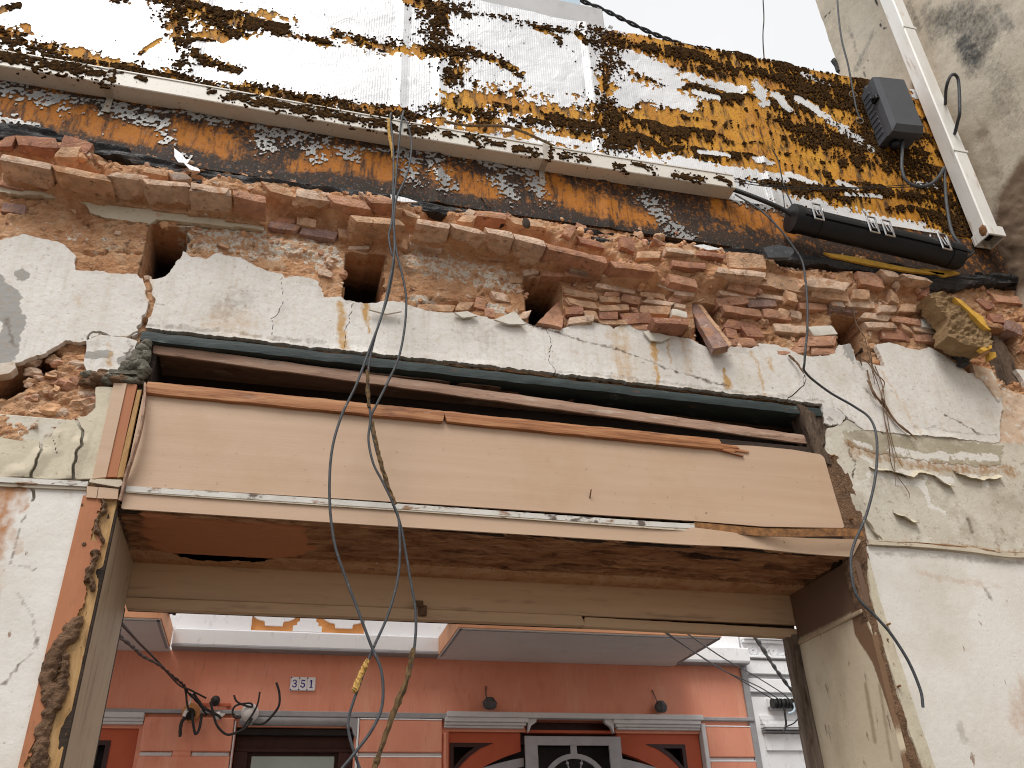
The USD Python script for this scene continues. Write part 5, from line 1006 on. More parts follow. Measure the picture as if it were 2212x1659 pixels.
# black splice closure
sc = thing('splice_closure', 'long black cylindrical cable splice closure with steel clips below the junction box', 'cable closure')
C0, C1 = at(1712, 472, -.16), at(2074, 556, -.16)
ax = (C1 - C0) / np.linalg.norm(C1 - C0); Lc = np.linalg.norm(C1 - C0); rad = .080
def cyl(s0, s1, r, k=28):
    return tube([C0 + ax * s0, C0 + ax * s1], r, k, 0)
obj('barrel', cyl(.02, Lc - .01, rad), 'black_plastic', sc, smooth=40)
obj('end_cap', cyl(-.012, .035, rad * 1.08), 'black_plastic', sc, smooth=40); obj('end_cap', cyl(Lc - .10, Lc - .02, rad * 1.05), 'black_plastic', sc, smooth=40)
obj('end_cap', cyl(.15, .165, rad * 1.04), 'black_plastic', sc, smooth=40)
for t in (.40, .93): obj('seam', tube([C0 + ax * .03 + np.array([0, -rad * .95, -.025]), C1 - ax * .02 + np.array([0, -rad * .95, -.025])], .006, 6, 0), 'black_plastic', sc)
for px, py in ((1757, 462), (1876, 493), (1908, 499), (2030, 529)):
    p = at(px, py, -.20); s = np.dot(p - C0, ax); c = C0 + ax * s
    upv = np.array([0, -.75, .65]); upv -= ax * (upv @ ax); upv /= np.linalg.norm(upv); dn = np.array([0, -.85, -.5]); dn -= ax * (dn @ ax); dn /= np.linalg.norm(dn)
    q = lambda a, v, d: c + ax * a + (upv * (1 - v) + dn * v) / np.linalg.norm(upv * (1 - v) + dn * v) * d
    loop = [q(-.028, -.1, rad + .030), q(.028, -.1, rad + .030), q(.028, 1.0, rad + .022), q(-.028, 1.0, rad + .022), q(-.028, -.1, rad + .030)]
    o = obj('clip', tube(loop, .006, 6, 0), 'steel', sc)
    obj('hook', tube([q(-.012, .1, rad + .012), q(-.012, .75, rad + .02), q(.012, .75, rad + .02), q(.012, .1, rad + .012)], .003, 6, 0), 'steel', o)
obj('bolt', tube([at(1776, 452, -.16), at(1776, 466, -.16)], .007, 8, 0), 'steel', sc); obj('bolt', tube([at(2009, 508, -.16), at(2011, 522, -.16)], .007, 8, 0), 'steel', sc)

# ------------------------------------------------------------------ cables
def cable(name, pts, r, mat_, label, y=None, group=None, wob=0.0, seed=1, category='cable'):
    p = [at(q[0], q[1], q[2] if len(q) > 2 else y) for q in pts]
    o = thing(name, label, category, group=group)
    obj('strand', tube(p, r, 8, 8, wob=wob, seed=seed), mat_, o, smooth=60)
    return o
cable('hanging_cable', [(845, 245, -.10), (843, 256, -.14), (848, 300, -.145), (850, 350, -.15), (849, 420, -.16), (849, 470, -.17), (852, 520, -.17), (850, 560, -.18), (835, 640, -.19), (822, 690, -.2), (800, 750, -.2), (770, 830, -.21), (737, 900, -.21), (716, 980, -.22), (712, 1080, -.22), (722, 1170, -.22), (742, 1235, -.22), (772, 1315, -.22), (802, 1395, -.22), (824, 1450, -.22), (826, 1520, -.22), (806, 1572, -.22), (770, 1622, -.22), (735, 1665, -.22)],
      .0056, 'cable_grey', 'grey hanging cable that bows farthest left in front of the tan header')
c2 = cable('hanging_cable', [(872, 240, -.09), (867, 262, -.14), (860, 330, -.145), (852, 420, -.16), (846, 480, -.165), (840, 510, -.165), (845, 545, -.17), (851, 565, -.17), (838, 640, -.18), (812, 720, -.19), (796, 795, -.2), (797, 860, -.2), (800, 905, -.2), (796, 950, -.2), (806, 1000, -.2), (826, 1040, -.2), (850, 1090, -.2), (862, 1130, -.2), (862, 1230, -.2), (841, 1320, -.2), (802, 1410, -.2), (776, 1480, -.2), (756, 1540, -.2), (753, 1580, -.2), (770, 1640, -.2), (785, 1680, -.2)],
           .0052, 'cable_grey', 'hanging cable with a yellow crusted section in front of the salmon house')
obj('crust', tube([at(x, y, -.203) for x, y in ((795, 1424), (788, 1440), (778, 1462), (768, 1488), (764, 1496))], np.array([.007, .011, .010, .013, .007]), 9, 6, wob=.22, seed=4), 'yellow_crust', c2)
obj('crust', tube([at(x, y, -.203) for x, y in ((794, 800), (794, 840), (797, 880))], .008, 8, 6, wob=.25, seed=5), 'cable_rusty', c2)
obj('crust', tube([at(x, y, -.143) for x, y in ((839, 258), (841, 290), (849, 340), (853, 372), (852, 395))], .0078, 8, 6, wob=.3, seed=6), 'yellow_crust', c2)
c3 = cable('hanging_cable', [(866, 250, -.10), (878, 262, -.15), (888, 300, -.15), (887, 340, -.155), (876, 385, -.16), (856, 430, -.17), (851, 480, -.17), (856, 540, -.17), (868, 590, -.18), (877, 640, -.185), (875, 700, -.19), (862, 770, -.195), (838, 825, -.195), (813, 875, -.195), (801, 905, -.195), (810, 960, -.195), (824, 1010, -.19), (846, 1080, -.19), (864, 1130, -.19), (876, 1190, -.19), (886, 1250, -.19), (898, 1325, -.19), (895, 1400, -.19), (880, 1470, -.19), (850, 1545, -.19), (822, 1625, -.19), (806, 1680, -.19)],
           .0054, 'cable_grey', 'hanging cable that bows farthest right, rusty over the header')
obj('crust', tube([at(x, y, -.196) for x, y in ((803, 912), (812, 955), (822, 1000), (838, 1050), (852, 1090))], .0088, 8, 6, wob=.3, seed=7), 'cable_rusty', c3)
obj('crust', tube([at(x, y, -.193) for x, y in ((893, 1400), (878, 1470), (850, 1540), (818, 1630), (806, 1665))], .0095, 8, 6, wob=.25, seed=8), 'cable_rusty', c3)
cd = cable('loose_cable', [(1588, 420, -.10), (1640, 452, -.17), (1680, 490, -.2), (1715, 535, -.21), (1735, 572, -.21), (1743, 640, -.21), (1744, 710, -.2), (1738, 780, -.17), (1741, 806, -.12), (1790, 846, -.06), (1845, 878, -.06), (1880, 905, -.09), (1894, 950, -.12), (1891, 1030, -.14), (1872, 1110, -.14), (1845, 1175, -.14), (1838, 1220, -.14), (1850, 1285, -.14), (1895, 1335, -.14), (1925, 1370, -.14), (1962, 1428, -.14), (1988, 1490, -.14), (1994, 1528, -.14)],
           [.0055, .0062, .0066, .0068, .0066], 'cable_grey', 'grey cable trailing down over the white plaster right of the doorway')
cable('thick_cable', [(1560, 404, -.07), (1592, 412, -.10), (1640, 430, -.14), (1690, 452, -.16), (1722, 474, -.16)], .014, 'cable_black', 'thick black cable running from the trunking into the splice closure')
cable('mossy_cable', [(960, 263, -.06), (1010, 271, -.06), (1090, 273, -.06), (1130, 285, -.07), (1175, 305, -.08), (1215, 325, -.09)], .008, 'cable_rusty', 'mossy cable end lying on the foil above the trunking', wob=.15)
g = 'thin black wires along the parapet beside the trunking'
cable('parapet_wire', [(1585, 384, -.07), (1640, 396, -.08), (1720, 404, -.08), (1820, 405, -.08), (1920, 402, -.08), (2042, 392, -.08)], .0028, 'cable_black', 'upper thin black wire along the parapet right of the trunking')
cable('parapet_wire', [(1585, 392, -.07), (1650, 402, -.085), (1740, 409, -.085), (1850, 407, -.085), (1960, 404, -.085), (2040, 400, -.085)], .0028, 'cable_black', 'lower thin black wire along the parapet right of the trunking')
cable('parapet_wire', [(1670, 325, -.06), (1682, 350, -.06), (1693, 400, -.07), (1710, 440, -.09), (1716, 455, -.1)], .0042, 'cable_black', 'thin wire slanting down the foil to the splice closure')
cable('parapet_wire', [(1690, 405, -.07), (1694, 440, -.08), (1697, 470, -.09)], .003, 'cable_black', 'short thin wire beside the left end of the splice closure')
cw = cable('ringed_wire', [(1808, -10, -.12), (1812, 40, -.12), (1819, 90, -.12), (1832, 140, -.11), (1842, 195, -.09), (1850, 235, -.08), (1858, 258, -.07)], .0065, 'cable_grey', 'grey wire with small rings hanging past the edge of the party wall')
for px, py in ((1842, 204), (1857, 260), (1882, 323)):
    c = at(px, py, -.08); obj('ring', tube([c + .024 * np.array([math.cos(a) * 1.2, -.35 * math.sin(a), .75 * math.sin(a)]) for a in np.linspace(0, 2 * np.pi, 13)], .0025, 5, 0), 'strap', cw)
cable('box_cable', [(1950, 300, -.10), (1949, 330, -.12), (1948, 362, -.13), (1956, 388, -.13), (1978, 402, -.13), (2005, 400, -.13), (2026, 384, -.12), (2040, 362, -.10)], .011, 'cable_grey', 'grey cable looping out under the junction box')
cable('looped_cable', [(2042, 225, -.16), (2044, 190, -.30), (2053, 165, -.36), (2064, 162, -.36), (2071, 180, -.34), (2073, 240, -.30), (2069, 262, -.24), (2062, 290, -.16)], .011, 'cable_grey', 'grey cable loop standing out to the right of the downpipe')
cable('drop_cable', [(2040, 362, -.09), (2042, 410, -.12), (2046, 450, -.16), (2056, 500, -.18), (2076, 530, -.19), (2098, 545, -.18)], .010, 'cable_grey', 'grey cable dropping from the junction box to the downpipe foot')
cable('drop_cable', [(2074, 560, -.15), (2090, 556, -.16), (2104, 545, -.15)], .008, 'cable_black', 'short black cable stub at the right end of the splice closure')
# roots hanging from a beam hole
rt = thing('dead_roots', 'thin dead roots trailing from a beam hole down the white plaster', 'roots')
for i, (pts, r) in enumerate((([(1790, 605), (1815, 620), (1838, 655), (1850, 700), (1868, 730), (1882, 790), (1890, 830)], .004), ([(1855, 770), (1880, 790), (1900, 840), (1905, 860)], .003), ([(1880, 760), (1888, 800), (1910, 825), (1905, 850), (1910, 900), (1925, 960), (1932, 1000), (1935, 1050)], .003), ([(1890, 790), (1905, 830), (1912, 870), (1920, 920), (1935, 980), (1950, 1010)], .0026),
                             ([(1876, 822), (1888, 850), (1912, 880), (1935, 910), (1960, 935)], .0065), ([(1905, 860), (1930, 905), (1965, 935), (1980, 950)], .006), ([(1873, 800), (1882, 840), (1893, 865)], .004), ([(1910, 900), (1920, 960), (1928, 1010), (1962, 1062), (1964, 1075)], .0026), ([(1902, 932), (1910, 938), (1920, 925)], .002),
                             ([(1704, 768), (1722, 785), (1737, 808)], .006), ([(1040, 425), (1052, 440), (1062, 452), (1050, 470)], .004), ([(1855, 765), (1862, 790)], .006))):
    pp = [at(x, y, -.012 - .012 * ((i + k) % 3)) for k, (x, y) in enumerate(pts)]
    obj('root', tube(pp, np.array([1.2, 1, .9, .4]) * r, 6, 6, wob=.2, seed=i), 'root', rt)
# a dark dead leaf on the rubble
lf_ = thing('dead_leaf', 'single dark dead leaf lying on the broken brick below the black tar edge', 'leaf')
c = at(1137, 482, -.15); obj('blade', lump(c[0], c[1], c[2], .022, .008, .036, 2, 2, .2), 'dark_wood', lf_, smooth=50)
# wires against the sky
sw = thing('overhead_wire', 'twisted black overhead cable sagging across the sky above the parapet', 'cable')
p0 = [at(x, y, 1.2) for x, y in ((1225, -8), (1262, 4), (1310, 24), (1350, 44), (1400, 68), (1440, 84), (1480, 98), (1560, 120))]
for k in range(2):
    ps = spline(p0, 10); ph = np.arange(len(ps)) * .55 + k * np.pi
    obj('strand', tube(ps + np.stack([0 * ph, .012 * np.cos(ph), .012 * np.sin(ph)], 1), .011, 7, 0), 'cable_black', sw)
cable('sky_wire', [(1648, -10, .6), (1650, 40, .6), (1648, 80, .6), (1651, 135, .6)], .0055, 'cable_black', 'thin wire dropping straight from the sky onto the parapet top')
# ------------------------------------------------------------------ white eave behind the parapet
ev = thing('white_eave', 'white concrete eave with a pale blue top jutting behind the parapet', 'eave')
k0 = at(1308, 66, .75); k1 = at(1318, 22, .75)
obj('slab', bx(-3, k0[0], .75, 3.0, k0[2] - .02, k1[2], .01), 'slab_white', ev)
obj('soffit_strip', bx(-3, k0[0] - .06, .72, .75, k0[2] - .10, k0[2] + .05, .006), 'slab_white', ev)
obj('upper_wall', bx(-3, k0[0] - .08, 1.0, 3.0, k1[2], k1[2] + 1.4, .01), 'pale_blue', ev)
obj('pipe_stub', tube([at(1315, 58, .8), at(1322, 62, .8)], .02, 8, 0), 'slab_white', ev)

# ================================================================== the salmon house across the street
HY = 6.0
house = thing('salmon_house', 'salmon painted house with white parapet, balconies and iron window grille across the street', 'house')
def hx(px, py): return at(px, py, HY)
def hb(x0, x1, z0, z1, proud, m, name, par=None, back=.0, b=.006):
    return obj(name, bx(x0, x1, HY - proud, HY + back, z0, z1, b), m, par or house)
def hp2(x0, x1, z0, z1, y0, y1, m, name, par=None, b=.006):
    return obj(name, bx(x0, x1, y0, y1, z0, z1, b), m, par or house)
XL, XR = -3.4, 5.315
# wall: one slab with the door, the window bays and the left bay cut out
def bay(x0, x1, z1): return sbox(x0, -1, x1, z1)
wallp = sbox(XL, 0, XR, 3.945).difference(bay(-.335, .825, 3.225)).difference(bay(1.79, 4.66, 3.20)).difference(sbox(2.62, 3.0, 3.64, 3.328)).difference(bay(-2.9, -1.23, 3.20))
obj('wall', prism(wallp, HY, .3), 'salmon', house)
hp2(XL, XR, .0, 3.95, HY + .30, HY + .34, 'recess_dark', 'inner_wall')
hp2(XL, XR, 3.95, 5.6, HY + .01, HY + .34, 'house_white', 'upper_wall')
# cornice and parapet bands
hp2(-1.05, 1.66, 3.945, 3.975, HY - .16, HY + .05, 'house_grey', 'cornice'); hp2(4.42, XR, 3.945, 3.975, HY - .16, HY + .05, 'house_grey', 'cornice')
hp2(-1.05, 1.66, 3.977, 4.130, HY - .15, HY + .05, 'house_white', 'cornice_band'); hp2(4.42, XR + .02, 3.977, 4.130, HY - .15, HY + .05, 'house_white', 'cornice_band')
hp2(-1.05, 1.66, 4.132, 4.16, HY - .06, HY + .05, 'house_white', 'cornice_band')
# orange recess with white bell-shaped balusters
rec = sbox(-.31, 4.165, .86, 4.75)
y6 = HY - .012
obj('balustrade_panel', prism(rec, HY + .002, .012), 'house_orange', house)
fr = sbox(-1.2, 4.162, 1.75, 5.5).difference(rec); obj('parapet_face', prism(fr, HY - .05, .055), 'house_white', house)
for px in (592, 743):
    xc = hx(px, 1345)[0]; q_ = [(xc - .09, 4.225), (xc - .095, 4.265)] + [(xc - .11 - .15 * math.sin(a), 4.275 + .15 * (1 - math.cos(a))) for a in np.linspace(0, math.pi / 2, 8)] + [(xc - .26, 4.75)]
    obj('baluster', prism(q_ + [(2 * xc - x, z) for x, z in q_[::-1]], HY - .035, .036), 'house_white', house)
xc = hx(665, 1345)[0]
obj('pedestal', prism([(xc - .085, 4.8), (xc - .085, 4.275), (xc - .11, 4.265), (xc - .11, 4.235), (xc - .15, 4.225), (xc - .15, 4.168), (xc + .15, 4.168), (xc + .15, 4.225), (xc + .11, 4.235), (xc + .11, 4.265), (xc + .085, 4.275), (xc + .085, 4.8)], HY - .05, .05), 'house_white', house)
# balconies
def balcony(x0, x1, y0):
    o = hp2(x0, x1, y0, HY + .02, 3.925, 3.95, 0, 0, 0) if False else None
    s = obj('balcony', bx(x0, x1, y0, HY - .002, 3.93, 3.96, .004), 'balcony_grey', house)
    obj('edge_face', bx(x0 - .012, x0 + .02, y0 - .012, HY - .155, 3.94, 4.13, .003), 'peach_edge', s)
    obj('edge_face', bx(x1 - .02, x1 + .012, y0 - .012, HY - .155, 3.94, 4.13, .003), 'peach_edge', s)
    obj('edge_face', bx(x0 + .02, x1 - .02, y0 - .012, y0 + .03, 3.94, 4.13, .003), 'peach_edge', s)
    obj('drip_edge', cat(bx(x0, x0 + .03, y0, HY - .16, 3.922, 3.931, .002), bx(x1 - .03, x1, y0, HY - .16, 3.922, 3.931, .002), bx(x0, x1, y0, y0 + .03, 3.922, 3.931, .002)), 'house_grey', s)
balcony(1.66, 4.42, 4.78); balcony(-3.3, -1.07, 4.86)
# black netting rolled beside the balconies
for x, y in ((1.60, 5.0), (-1.02, 5.1)):
    m = lump(x, y, 4.18, .05, .30, .09, 7, 3, .5, 4); obj('rolled_netting', m, 'recess_dark', house, smooth=50)
# string course
hp2(XL, -.36, 3.335, 3.372, HY - .05, HY + .01, 'house_grey', 'string_course'); hp2(-.36, 1.76, 3.318, 3.372, HY - .05, HY + .01, 'house_grey', 'string_course')
hp2(1.76, 4.66, 3.33, 3.385, HY - .10, HY + .01, 'moulding_grey', 'string_course'); hp2(4.66, XR, 3.335, 3.372, HY - .05, HY + .01, 'house_grey', 'string_course')
# rusticated blocks of the piers
def blocks(x0, x1, zs, split=None):
    for z0, z1 in zs:
        obj('pier_block', bx(x0, x1, HY - .045, HY + .002, z0, z1, .008), 'salmon', house)
    for (z0, z1), (z2, z3) in zip(zs[:-1], zs[1:]):
        if split:
            hp2(x0 + .01, x0 + split, z3 + .004, z0 - .004, HY - .024, HY + .002, 'moulding_grey', 'groove'); hp2(x1 - split - .06, x1 - .01, z3 + .004, z0 - .004, HY - .024, HY + .002, 'moulding_grey', 'groove')
            hp2(x0 + split + .004, x1 - split - .064, z3, z0, HY - .043, HY + .002, 'salmon', 'groove_infill')
        else:
            hp2(x0, x1, z3 + .002, z0 - .002, HY - .018, HY + .002, 'moulding_grey', 'groove'); hp2(x0, x1, z3 - .003, z3 + .008, HY - .049, HY - .02, 'house_white', 'white_line')
zz = [(2.99, 3.300), (2.60, 2.945), (2.22, 2.555), (1.8, 2.175)]
blocks(.868, 1.715, zz); blocks(4.70, 5.25, [(2.955, 3.27), (2.58, 2.91), (2.2, 2.535)]); blocks(-1.195, -.36, zz, .30)
hp2(.868, 1.715, 3.300, 3.312, HY - .05, HY - .0, 'house_white', 'white_line'); hp2(4.70, 5.25, 3.27, 3.282, HY - .05, HY - .0, 'house_white', 'white_line')
hp2(.842, .862, 1.0, 3.312, HY - .05, HY + .05, 'house_white', 'white_line'); hp2(-.352, -.340, 1.0, 3.27, HY - .05, HY + .05, 'moulding_grey', 'white_line')
# door: dark frame with a frosted pane
door = obj('door', bx(-.33, .82, HY + .10, HY + .16, 0, 3.22, .008), 'maroon_wood', house)
hp2(-.33, .82, 3.155, 3.22, HY + .04, HY + .10, 'recess_dark', 'head_trim', door); hp2(-.33, .82, 3.0, 3.04, HY + .06, HY + .10, 'maroon_wood', 'transom_bar', door)
hp2(-.33, -.20, 0, 3.0, HY + .05, HY + .10, 'maroon_wood', 'stile', door); hp2(.68, .82, 0, 3.0, HY + .05, HY + .10, 'maroon_wood', 'stile', door)
hp2(-.16, .645, 1.2, 2.965, HY + .075, HY + .10, 'frosted_glass', 'pane', door)
obj('door_head', trimesh.creation.cylinder(radius=.05, height=1.12, sections=20, transform=trimesh.transformations.rotation_matrix(np.pi / 2, [0, 1, 0])).apply_translation([.25, HY - .0, 3.285]), 'house_grey', house, smooth=40)
obj('corbel', prism([(.70, 3.31), (.84, 3.31), (.84, 3.12), (.81, 3.16), (.79, 3.22), (.74, 3.25)], HY - .05, .05), 'house_grey', house)
# window bay: mouldings, keystone recess, grille, spandrels
def arch_ring(xc, zc, r0, r1, a0=0, a1=180, n=28):
    t = np.radians(np.linspace(a0, a1, n))
    return Polygon(np.vstack([np.stack([xc + r1 * np.cos(t), zc + r1 * np.sin(t)], 1), np.stack([xc + r0 * np.cos(t[::-1]), zc + r0 * np.sin(t[::-1])], 1)]))
for x0, x1, s in ((1.74, 2.64, 1), (3.60, 4.63, -1)):
    for z0, z1, p in ((3.285, 3.33, .085), (3.255, 3.285, .065), (3.23, 3.255, .045)):
        d = (.085 - p) * 1.2
        hp2(x0 if s > 0 else x0 + d, x1 - d if s > 0 else x1, z0, z1, HY - p, HY + .02, 'moulding_grey', 'window_moulding')
hp2(2.55, 3.70, 3.10, 3.33, HY + .16, HY + .19, 'maroon_wood', 'keystone_recess')
for s_, xe_ in ((1, 2.64), (-1, 3.60)):
    obj('console', prism([(xe_ - .002 * s_, 3.329), (xe_ + .10 * s_, 3.329), (xe_ + .085 * s_, 3.29), (xe_ + .03 * s_, 3.255), (xe_ + .005 * s_, 3.20), (xe_ - .002 * s_, 3.19)], HY - .06, .06), 'moulding_grey', house)
hp2(1.79, 4.66, 1.0, 3.2, HY + .22, HY + .26, 'recess_dark', 'window_recess')
pA, pB = np.array([2.159, 0, 2.86]), np.array([2.586, 0, 3.018])
def circ(p, q, xc):
    (x1, z1), (x2, z2) = (p[0] - xc, p[2]), (q[0] - xc, q[2])
    zc = ((x2 ** 2 + z2 ** 2) - (x1 ** 2 + z1 ** 2)) / (2 * (z2 - z1)); return zc, math.hypot(x1, z1 - zc)
ACX = 3.12; ACZ, ACR = circ(pA, pB, ACX)
half = min(1.3, math.sqrt(max(.1, ACR ** 2 - (1.6 - ACZ) ** 2)) if ACZ < 1.6 else ACR)
arc = [(ACX + ACR * math.cos(t), ACZ + ACR * math.sin(t)) for t in np.linspace(math.pi * .98, math.pi * .02, 40)]
spand = sbox(1.76, 1.0, 4.63, 3.229).difference(sbox(2.57, 0.9, 3.66, 3.2)).difference(Polygon([(ACX - ACR, .9)] + arc + [(ACX + ACR, .9)]).buffer(0))
tri = lambda s: Polygon([(3.13 + s * 1.318, 3.09), (3.13 + s * .878, 3.09), (3.13 + s * 1.0, 3.045), (3.13 + s * 1.12, 2.965), (3.13 + s * 1.20, 2.89), (3.13 + s * 1.26, 2.82), (3.13 + s * 1.318, 2.74)])
spand = spand.difference(tri(-1)).difference(tri(1))
for g_ in getattr(spand, 'geoms', [spand]): obj('spandrel', prism(g_, HY + .03, .08), 'salmon_dark', house)
for s in (-1, 1):
    rim = tri(s).buffer(.004, join_style=2).difference(tri(s).buffer(-.038, join_style=2)); obj('spandrel_frame', prism(rim, HY + .022, .07), 'maroon_wood', house)
    RZ, RR = circ(np.array([2.13, 0, 2.845]), np.array([2.59, 0, 2.95]), ACX)
    ring_ = arch_ring(ACX, RZ, RR - .085, RR, 40, 140, 60).intersection(sbox(1.8, 2.0, 2.595, 3.2) if s < 0 else sbox(3.675, 2.0, 4.6, 3.2))
    obj('arch_rib', prism(ring_, HY + .015, .04), 'iron_grey', house)
    for a in (35, 52, 68):
        t = math.radians(a if s > 0 else 180 - a)
        if abs(math.cos(t)) * (ACR - .13) > .6: obj('grille_bar', tube([(ACX + .45 * ACR * math.cos(t), HY + .08, ACZ + .45 * ACR * math.sin(t)), (ACX + (ACR - .14) * math.cos(t), HY + .08, ACZ + (ACR - .14) * math.sin(t))], .012, 6, 0), 'iron_grey', house)
grille = obj('window_grille', prism(sbox(2.60, 1.6, 3.67, 3.155).difference(sbox(2.735, 1.5, 3.535, 3.065)), HY - .05, .03), 'iron_grey', house)
gx, gz = 3.135, 2.60
obj('fan_ring', prism(arch_ring(gx, gz, .335, .385, -20, 200), HY - .045, .025), 'iron_grey', grille)
obj('top_bar', bx(gx - .035, gx + .035, HY - .045, HY - .02, gz + .38, 3.07, .004), 'iron_grey', grille)
for a in (15, 45, 75, 105, 135, 165):
    t = math.radians(a); e = np.array([gx + .30 * math.cos(t), HY - .03, gz + .30 * math.sin(t)])
    s = obj('spoke', tube([(gx + .07 * math.cos(t), HY - .03, gz + .07 * math.sin(t)), (gx + .335 * math.cos(t), HY - .03, gz + .335 * math.sin(t))], np.array([.012, .006]), 6, 0), 'iron_grey', grille)
    obj('ball', lump(e[0], e[1], e[2], .018, .018, .018, 1, 1, 0), 'iron_grey', s)
obj('fan_hub', lump(gx, HY - .03, gz, .07, .03, .07, 1, 2, 0), 'iron_grey', grille, smooth=50)
hp2(4.64, 4.69, 1.0, 3.30, HY - .06, HY + .05, 'moulding_grey', 'window_jamb'); hp2(1.735, 1.765, 1.0, 3.18, HY - .03, HY + .05, 'salmon', 'window_jamb')
# left bay
for z0, z1, p in ((3.285, 3.335, .08), (3.255, 3.285, .06), (3.23, 3.255, .045)): hp2(-3.0, -1.20, z0, z1, HY - p, HY + .02, 'moulding_grey', 'window_moulding')
lsp = sbox(-2.9, 1.0, -1.235, 3.229).difference(Polygon([(-1.47, 3.09), (-1.95, 3.09), (-1.72, 2.96), (-1.55, 2.78), (-1.47, 2.6)])).difference(Polygon(np.vstack([[(-3.0, 1.0)], [(-2.62 + 1.10 * math.cos(t), 1.95 + 1.10 * math.sin(t)) for t in np.linspace(math.pi / 2, 0, 20)], [(-1.52, 1.0)]])))
obj('spandrel', prism(lsp, HY + .03, .08), 'salmon_dark', house)
lt = Polygon([(-1.47, 3.09), (-1.95, 3.09), (-1.72, 2.96), (-1.55, 2.78), (-1.47, 2.6)]); obj('spandrel_frame', prism(lt.buffer(.004, join_style=2).difference(lt.buffer(-.038, join_style=2)), HY + .022, .07), 'maroon_wood', house)
hp2(-2.9, -1.23, 1.0, 3.2, HY + .22, HY + .26, 'recess_dark', 'window_recess')
# corner strip
hp2(5.255, XR + .02, 0, 3.944, HY - .03, HY + .30, 'house_grey', 'corner_strip')
# number tiles
fa = hx(628, 1478)[0]; fb = hx(681, 1478)[0]; ftop = hx(655, 1464)[2]; fbot = hx(655, 1492)[2]
wt = (fb - fa) / 3
def digit(ch):
    """Serif numerals as outlines in a 1 x 1.4 box."""
    if ch == '1':
        p = shapely.union_all([sbox(.38, .05, .62, 1.4), sbox(.2, 0, .8, .12), Polygon([(.38, 1.4), (.18, 1.18), (.18, 1.10), (.40, 1.16)])])
    elif ch == '5':
        bowl = shapely.Point(.45, .44).buffer(.44).difference(shapely.Point(.42, .44).buffer(.25)).difference(sbox(-.2, .40, .35, 1.2))
        p = shapely.union_all([bowl, sbox(.16, 1.2, .84, 1.4), Polygon([(.16, 1.4), (.28, 1.4), (.28, .72), (.14, .66)]), Polygon([(.2, .68), (.45, .88), (.5, .7), (.28, .64)]), shapely.Point(.1, .22).buffer(.1)])
    else:
        up = shapely.Point(.45, 1.03).buffer(.37).difference(shapely.Point(.43, 1.03).buffer(.2)).difference(sbox(-.2, .6, .4, 1.06))
        lo = shapely.Point(.45, .42).buffer(.42).difference(shapely.Point(.42, .42).buffer(.23)).difference(sbox(-.2, .38, .38, 1.0))
        p = shapely.union_all([up, lo, sbox(.3, .66, .5, .80), shapely.Point(.14, 1.12).buffer(.1), shapely.Point(.1, .28).buffer(.1)])
    return p
plate_ = obj('number_plate', bx(fa - .006, fb + .002, HY - .012, HY, fbot - .004, ftop + .004, .002), 'tile_white', house)
for i, ch in enumerate('351'):
    t = obj('number_tile', bx(fa + i * wt + .002, fa + (i + 1) * wt - .002, HY - .020, HY - .010, fbot, ftop, .003), 'tile_white', plate_)
    hgt_ = (ftop - fbot) * .60
    g = shapely.affinity.scale(digit(ch), hgt_ / 1.4, hgt_ / 1.4, origin=(0, 0)); g = shapely.affinity.translate(g, fa + (i + .5) * wt - hgt_ / 2.8 * 1.0, fbot + (ftop - fbot) * .20)
    obj('numeral', prism(g, HY - .0225, .004), 'tile_blue', plate_)
for i in range(3):
    for zc in (fbot + .006, ftop - .006):
        obj('tile_ornament', lump(fa + i * wt + wt * .02, HY - .0205, zc, .008, .003, .007, i, 1, .2), 'tile_blue', plate_)
# wall lamps
for i, (px, py, lab) in enumerate(((1054, 1524, 'left'), (1421, 1531, 'right'))):
    c = hx(px, py); lp = thing('wall_lamp', 'small grey wall lamp above the iron grille nearer the hanging cables' if i == 0 else 'small grey wall lamp above the iron grille nearer the white building', 'lamp', group=None)
    body = trimesh.creation.cylinder(radius=.075, height=.07, sections=6); 
    up_ = trimesh.convex.convex_hull(np.array([[c[0] + r * math.cos(a), HY - .09 + r * .7 * math.sin(a), c[2] + z] for r, z in ((.04, .065), (.078, .015), (.07, -.03), (.045, -.055)) for a in np.linspace(0, 2 * np.pi, 9)[:-1]]))
    obj('housing', up_, 'lamp_metal', lp); obj('arm', bx(c[0] - .02, c[0] + .02, HY - .05, HY, c[2] - .03, c[2] + .02), 'lamp_metal', lp)
    obj('conduit', tube([(c[0] - .02, HY - .06, c[2] + .05), (c[0] - .025, HY - .02, c[2] + .12), (c[0] - .02 - .03 * i, HY - .01, c[2] + .20)], .006, 6, 6), 'lamp_metal', lp)
# bracket, insulators and service cables
bk = thing('cable_bracket', 'flat red steel bracket holding wires on the salmon wall above the door pier', 'bracket')
a_, b_ = hx(437, 1519), hx(498, 1529)
obj('bar', bx(a_[0], b_[0], HY - .04, HY - .028, b_[2] + .005, a_[2] - .005, .003), 'red_bracket', bk); obj('foot', bx(a_[0], a_[0] + .04, HY - .028, HY, b_[2], a_[2], .003), 'red_bracket', bk); obj('foot', bx(b_[0] - .04, b_[0], HY - .028, HY, b_[2], a_[2], .003), 'red_bracket', bk)
obj('spool', cat(lump(hx(466, 1518)[0], HY - .09, hx(466, 1518)[2], .045, .05, .05, 3, 2, .1)), 'cable_black', bk, smooth=50)
ins = thing('insulator', 'orange clay insulator with black cable ends on the pier left of the door', 'insulator')
c = hx(414, 1543)
obj('disc', trimesh.creation.cylinder(radius=.085, height=.06, sections=24, transform=trimesh.transformations.rotation_matrix(np.pi / 2, [1, 0, 0])).apply_translation([c[0], HY - .08, c[2]]), 'clay_insulator', ins, smooth=40)
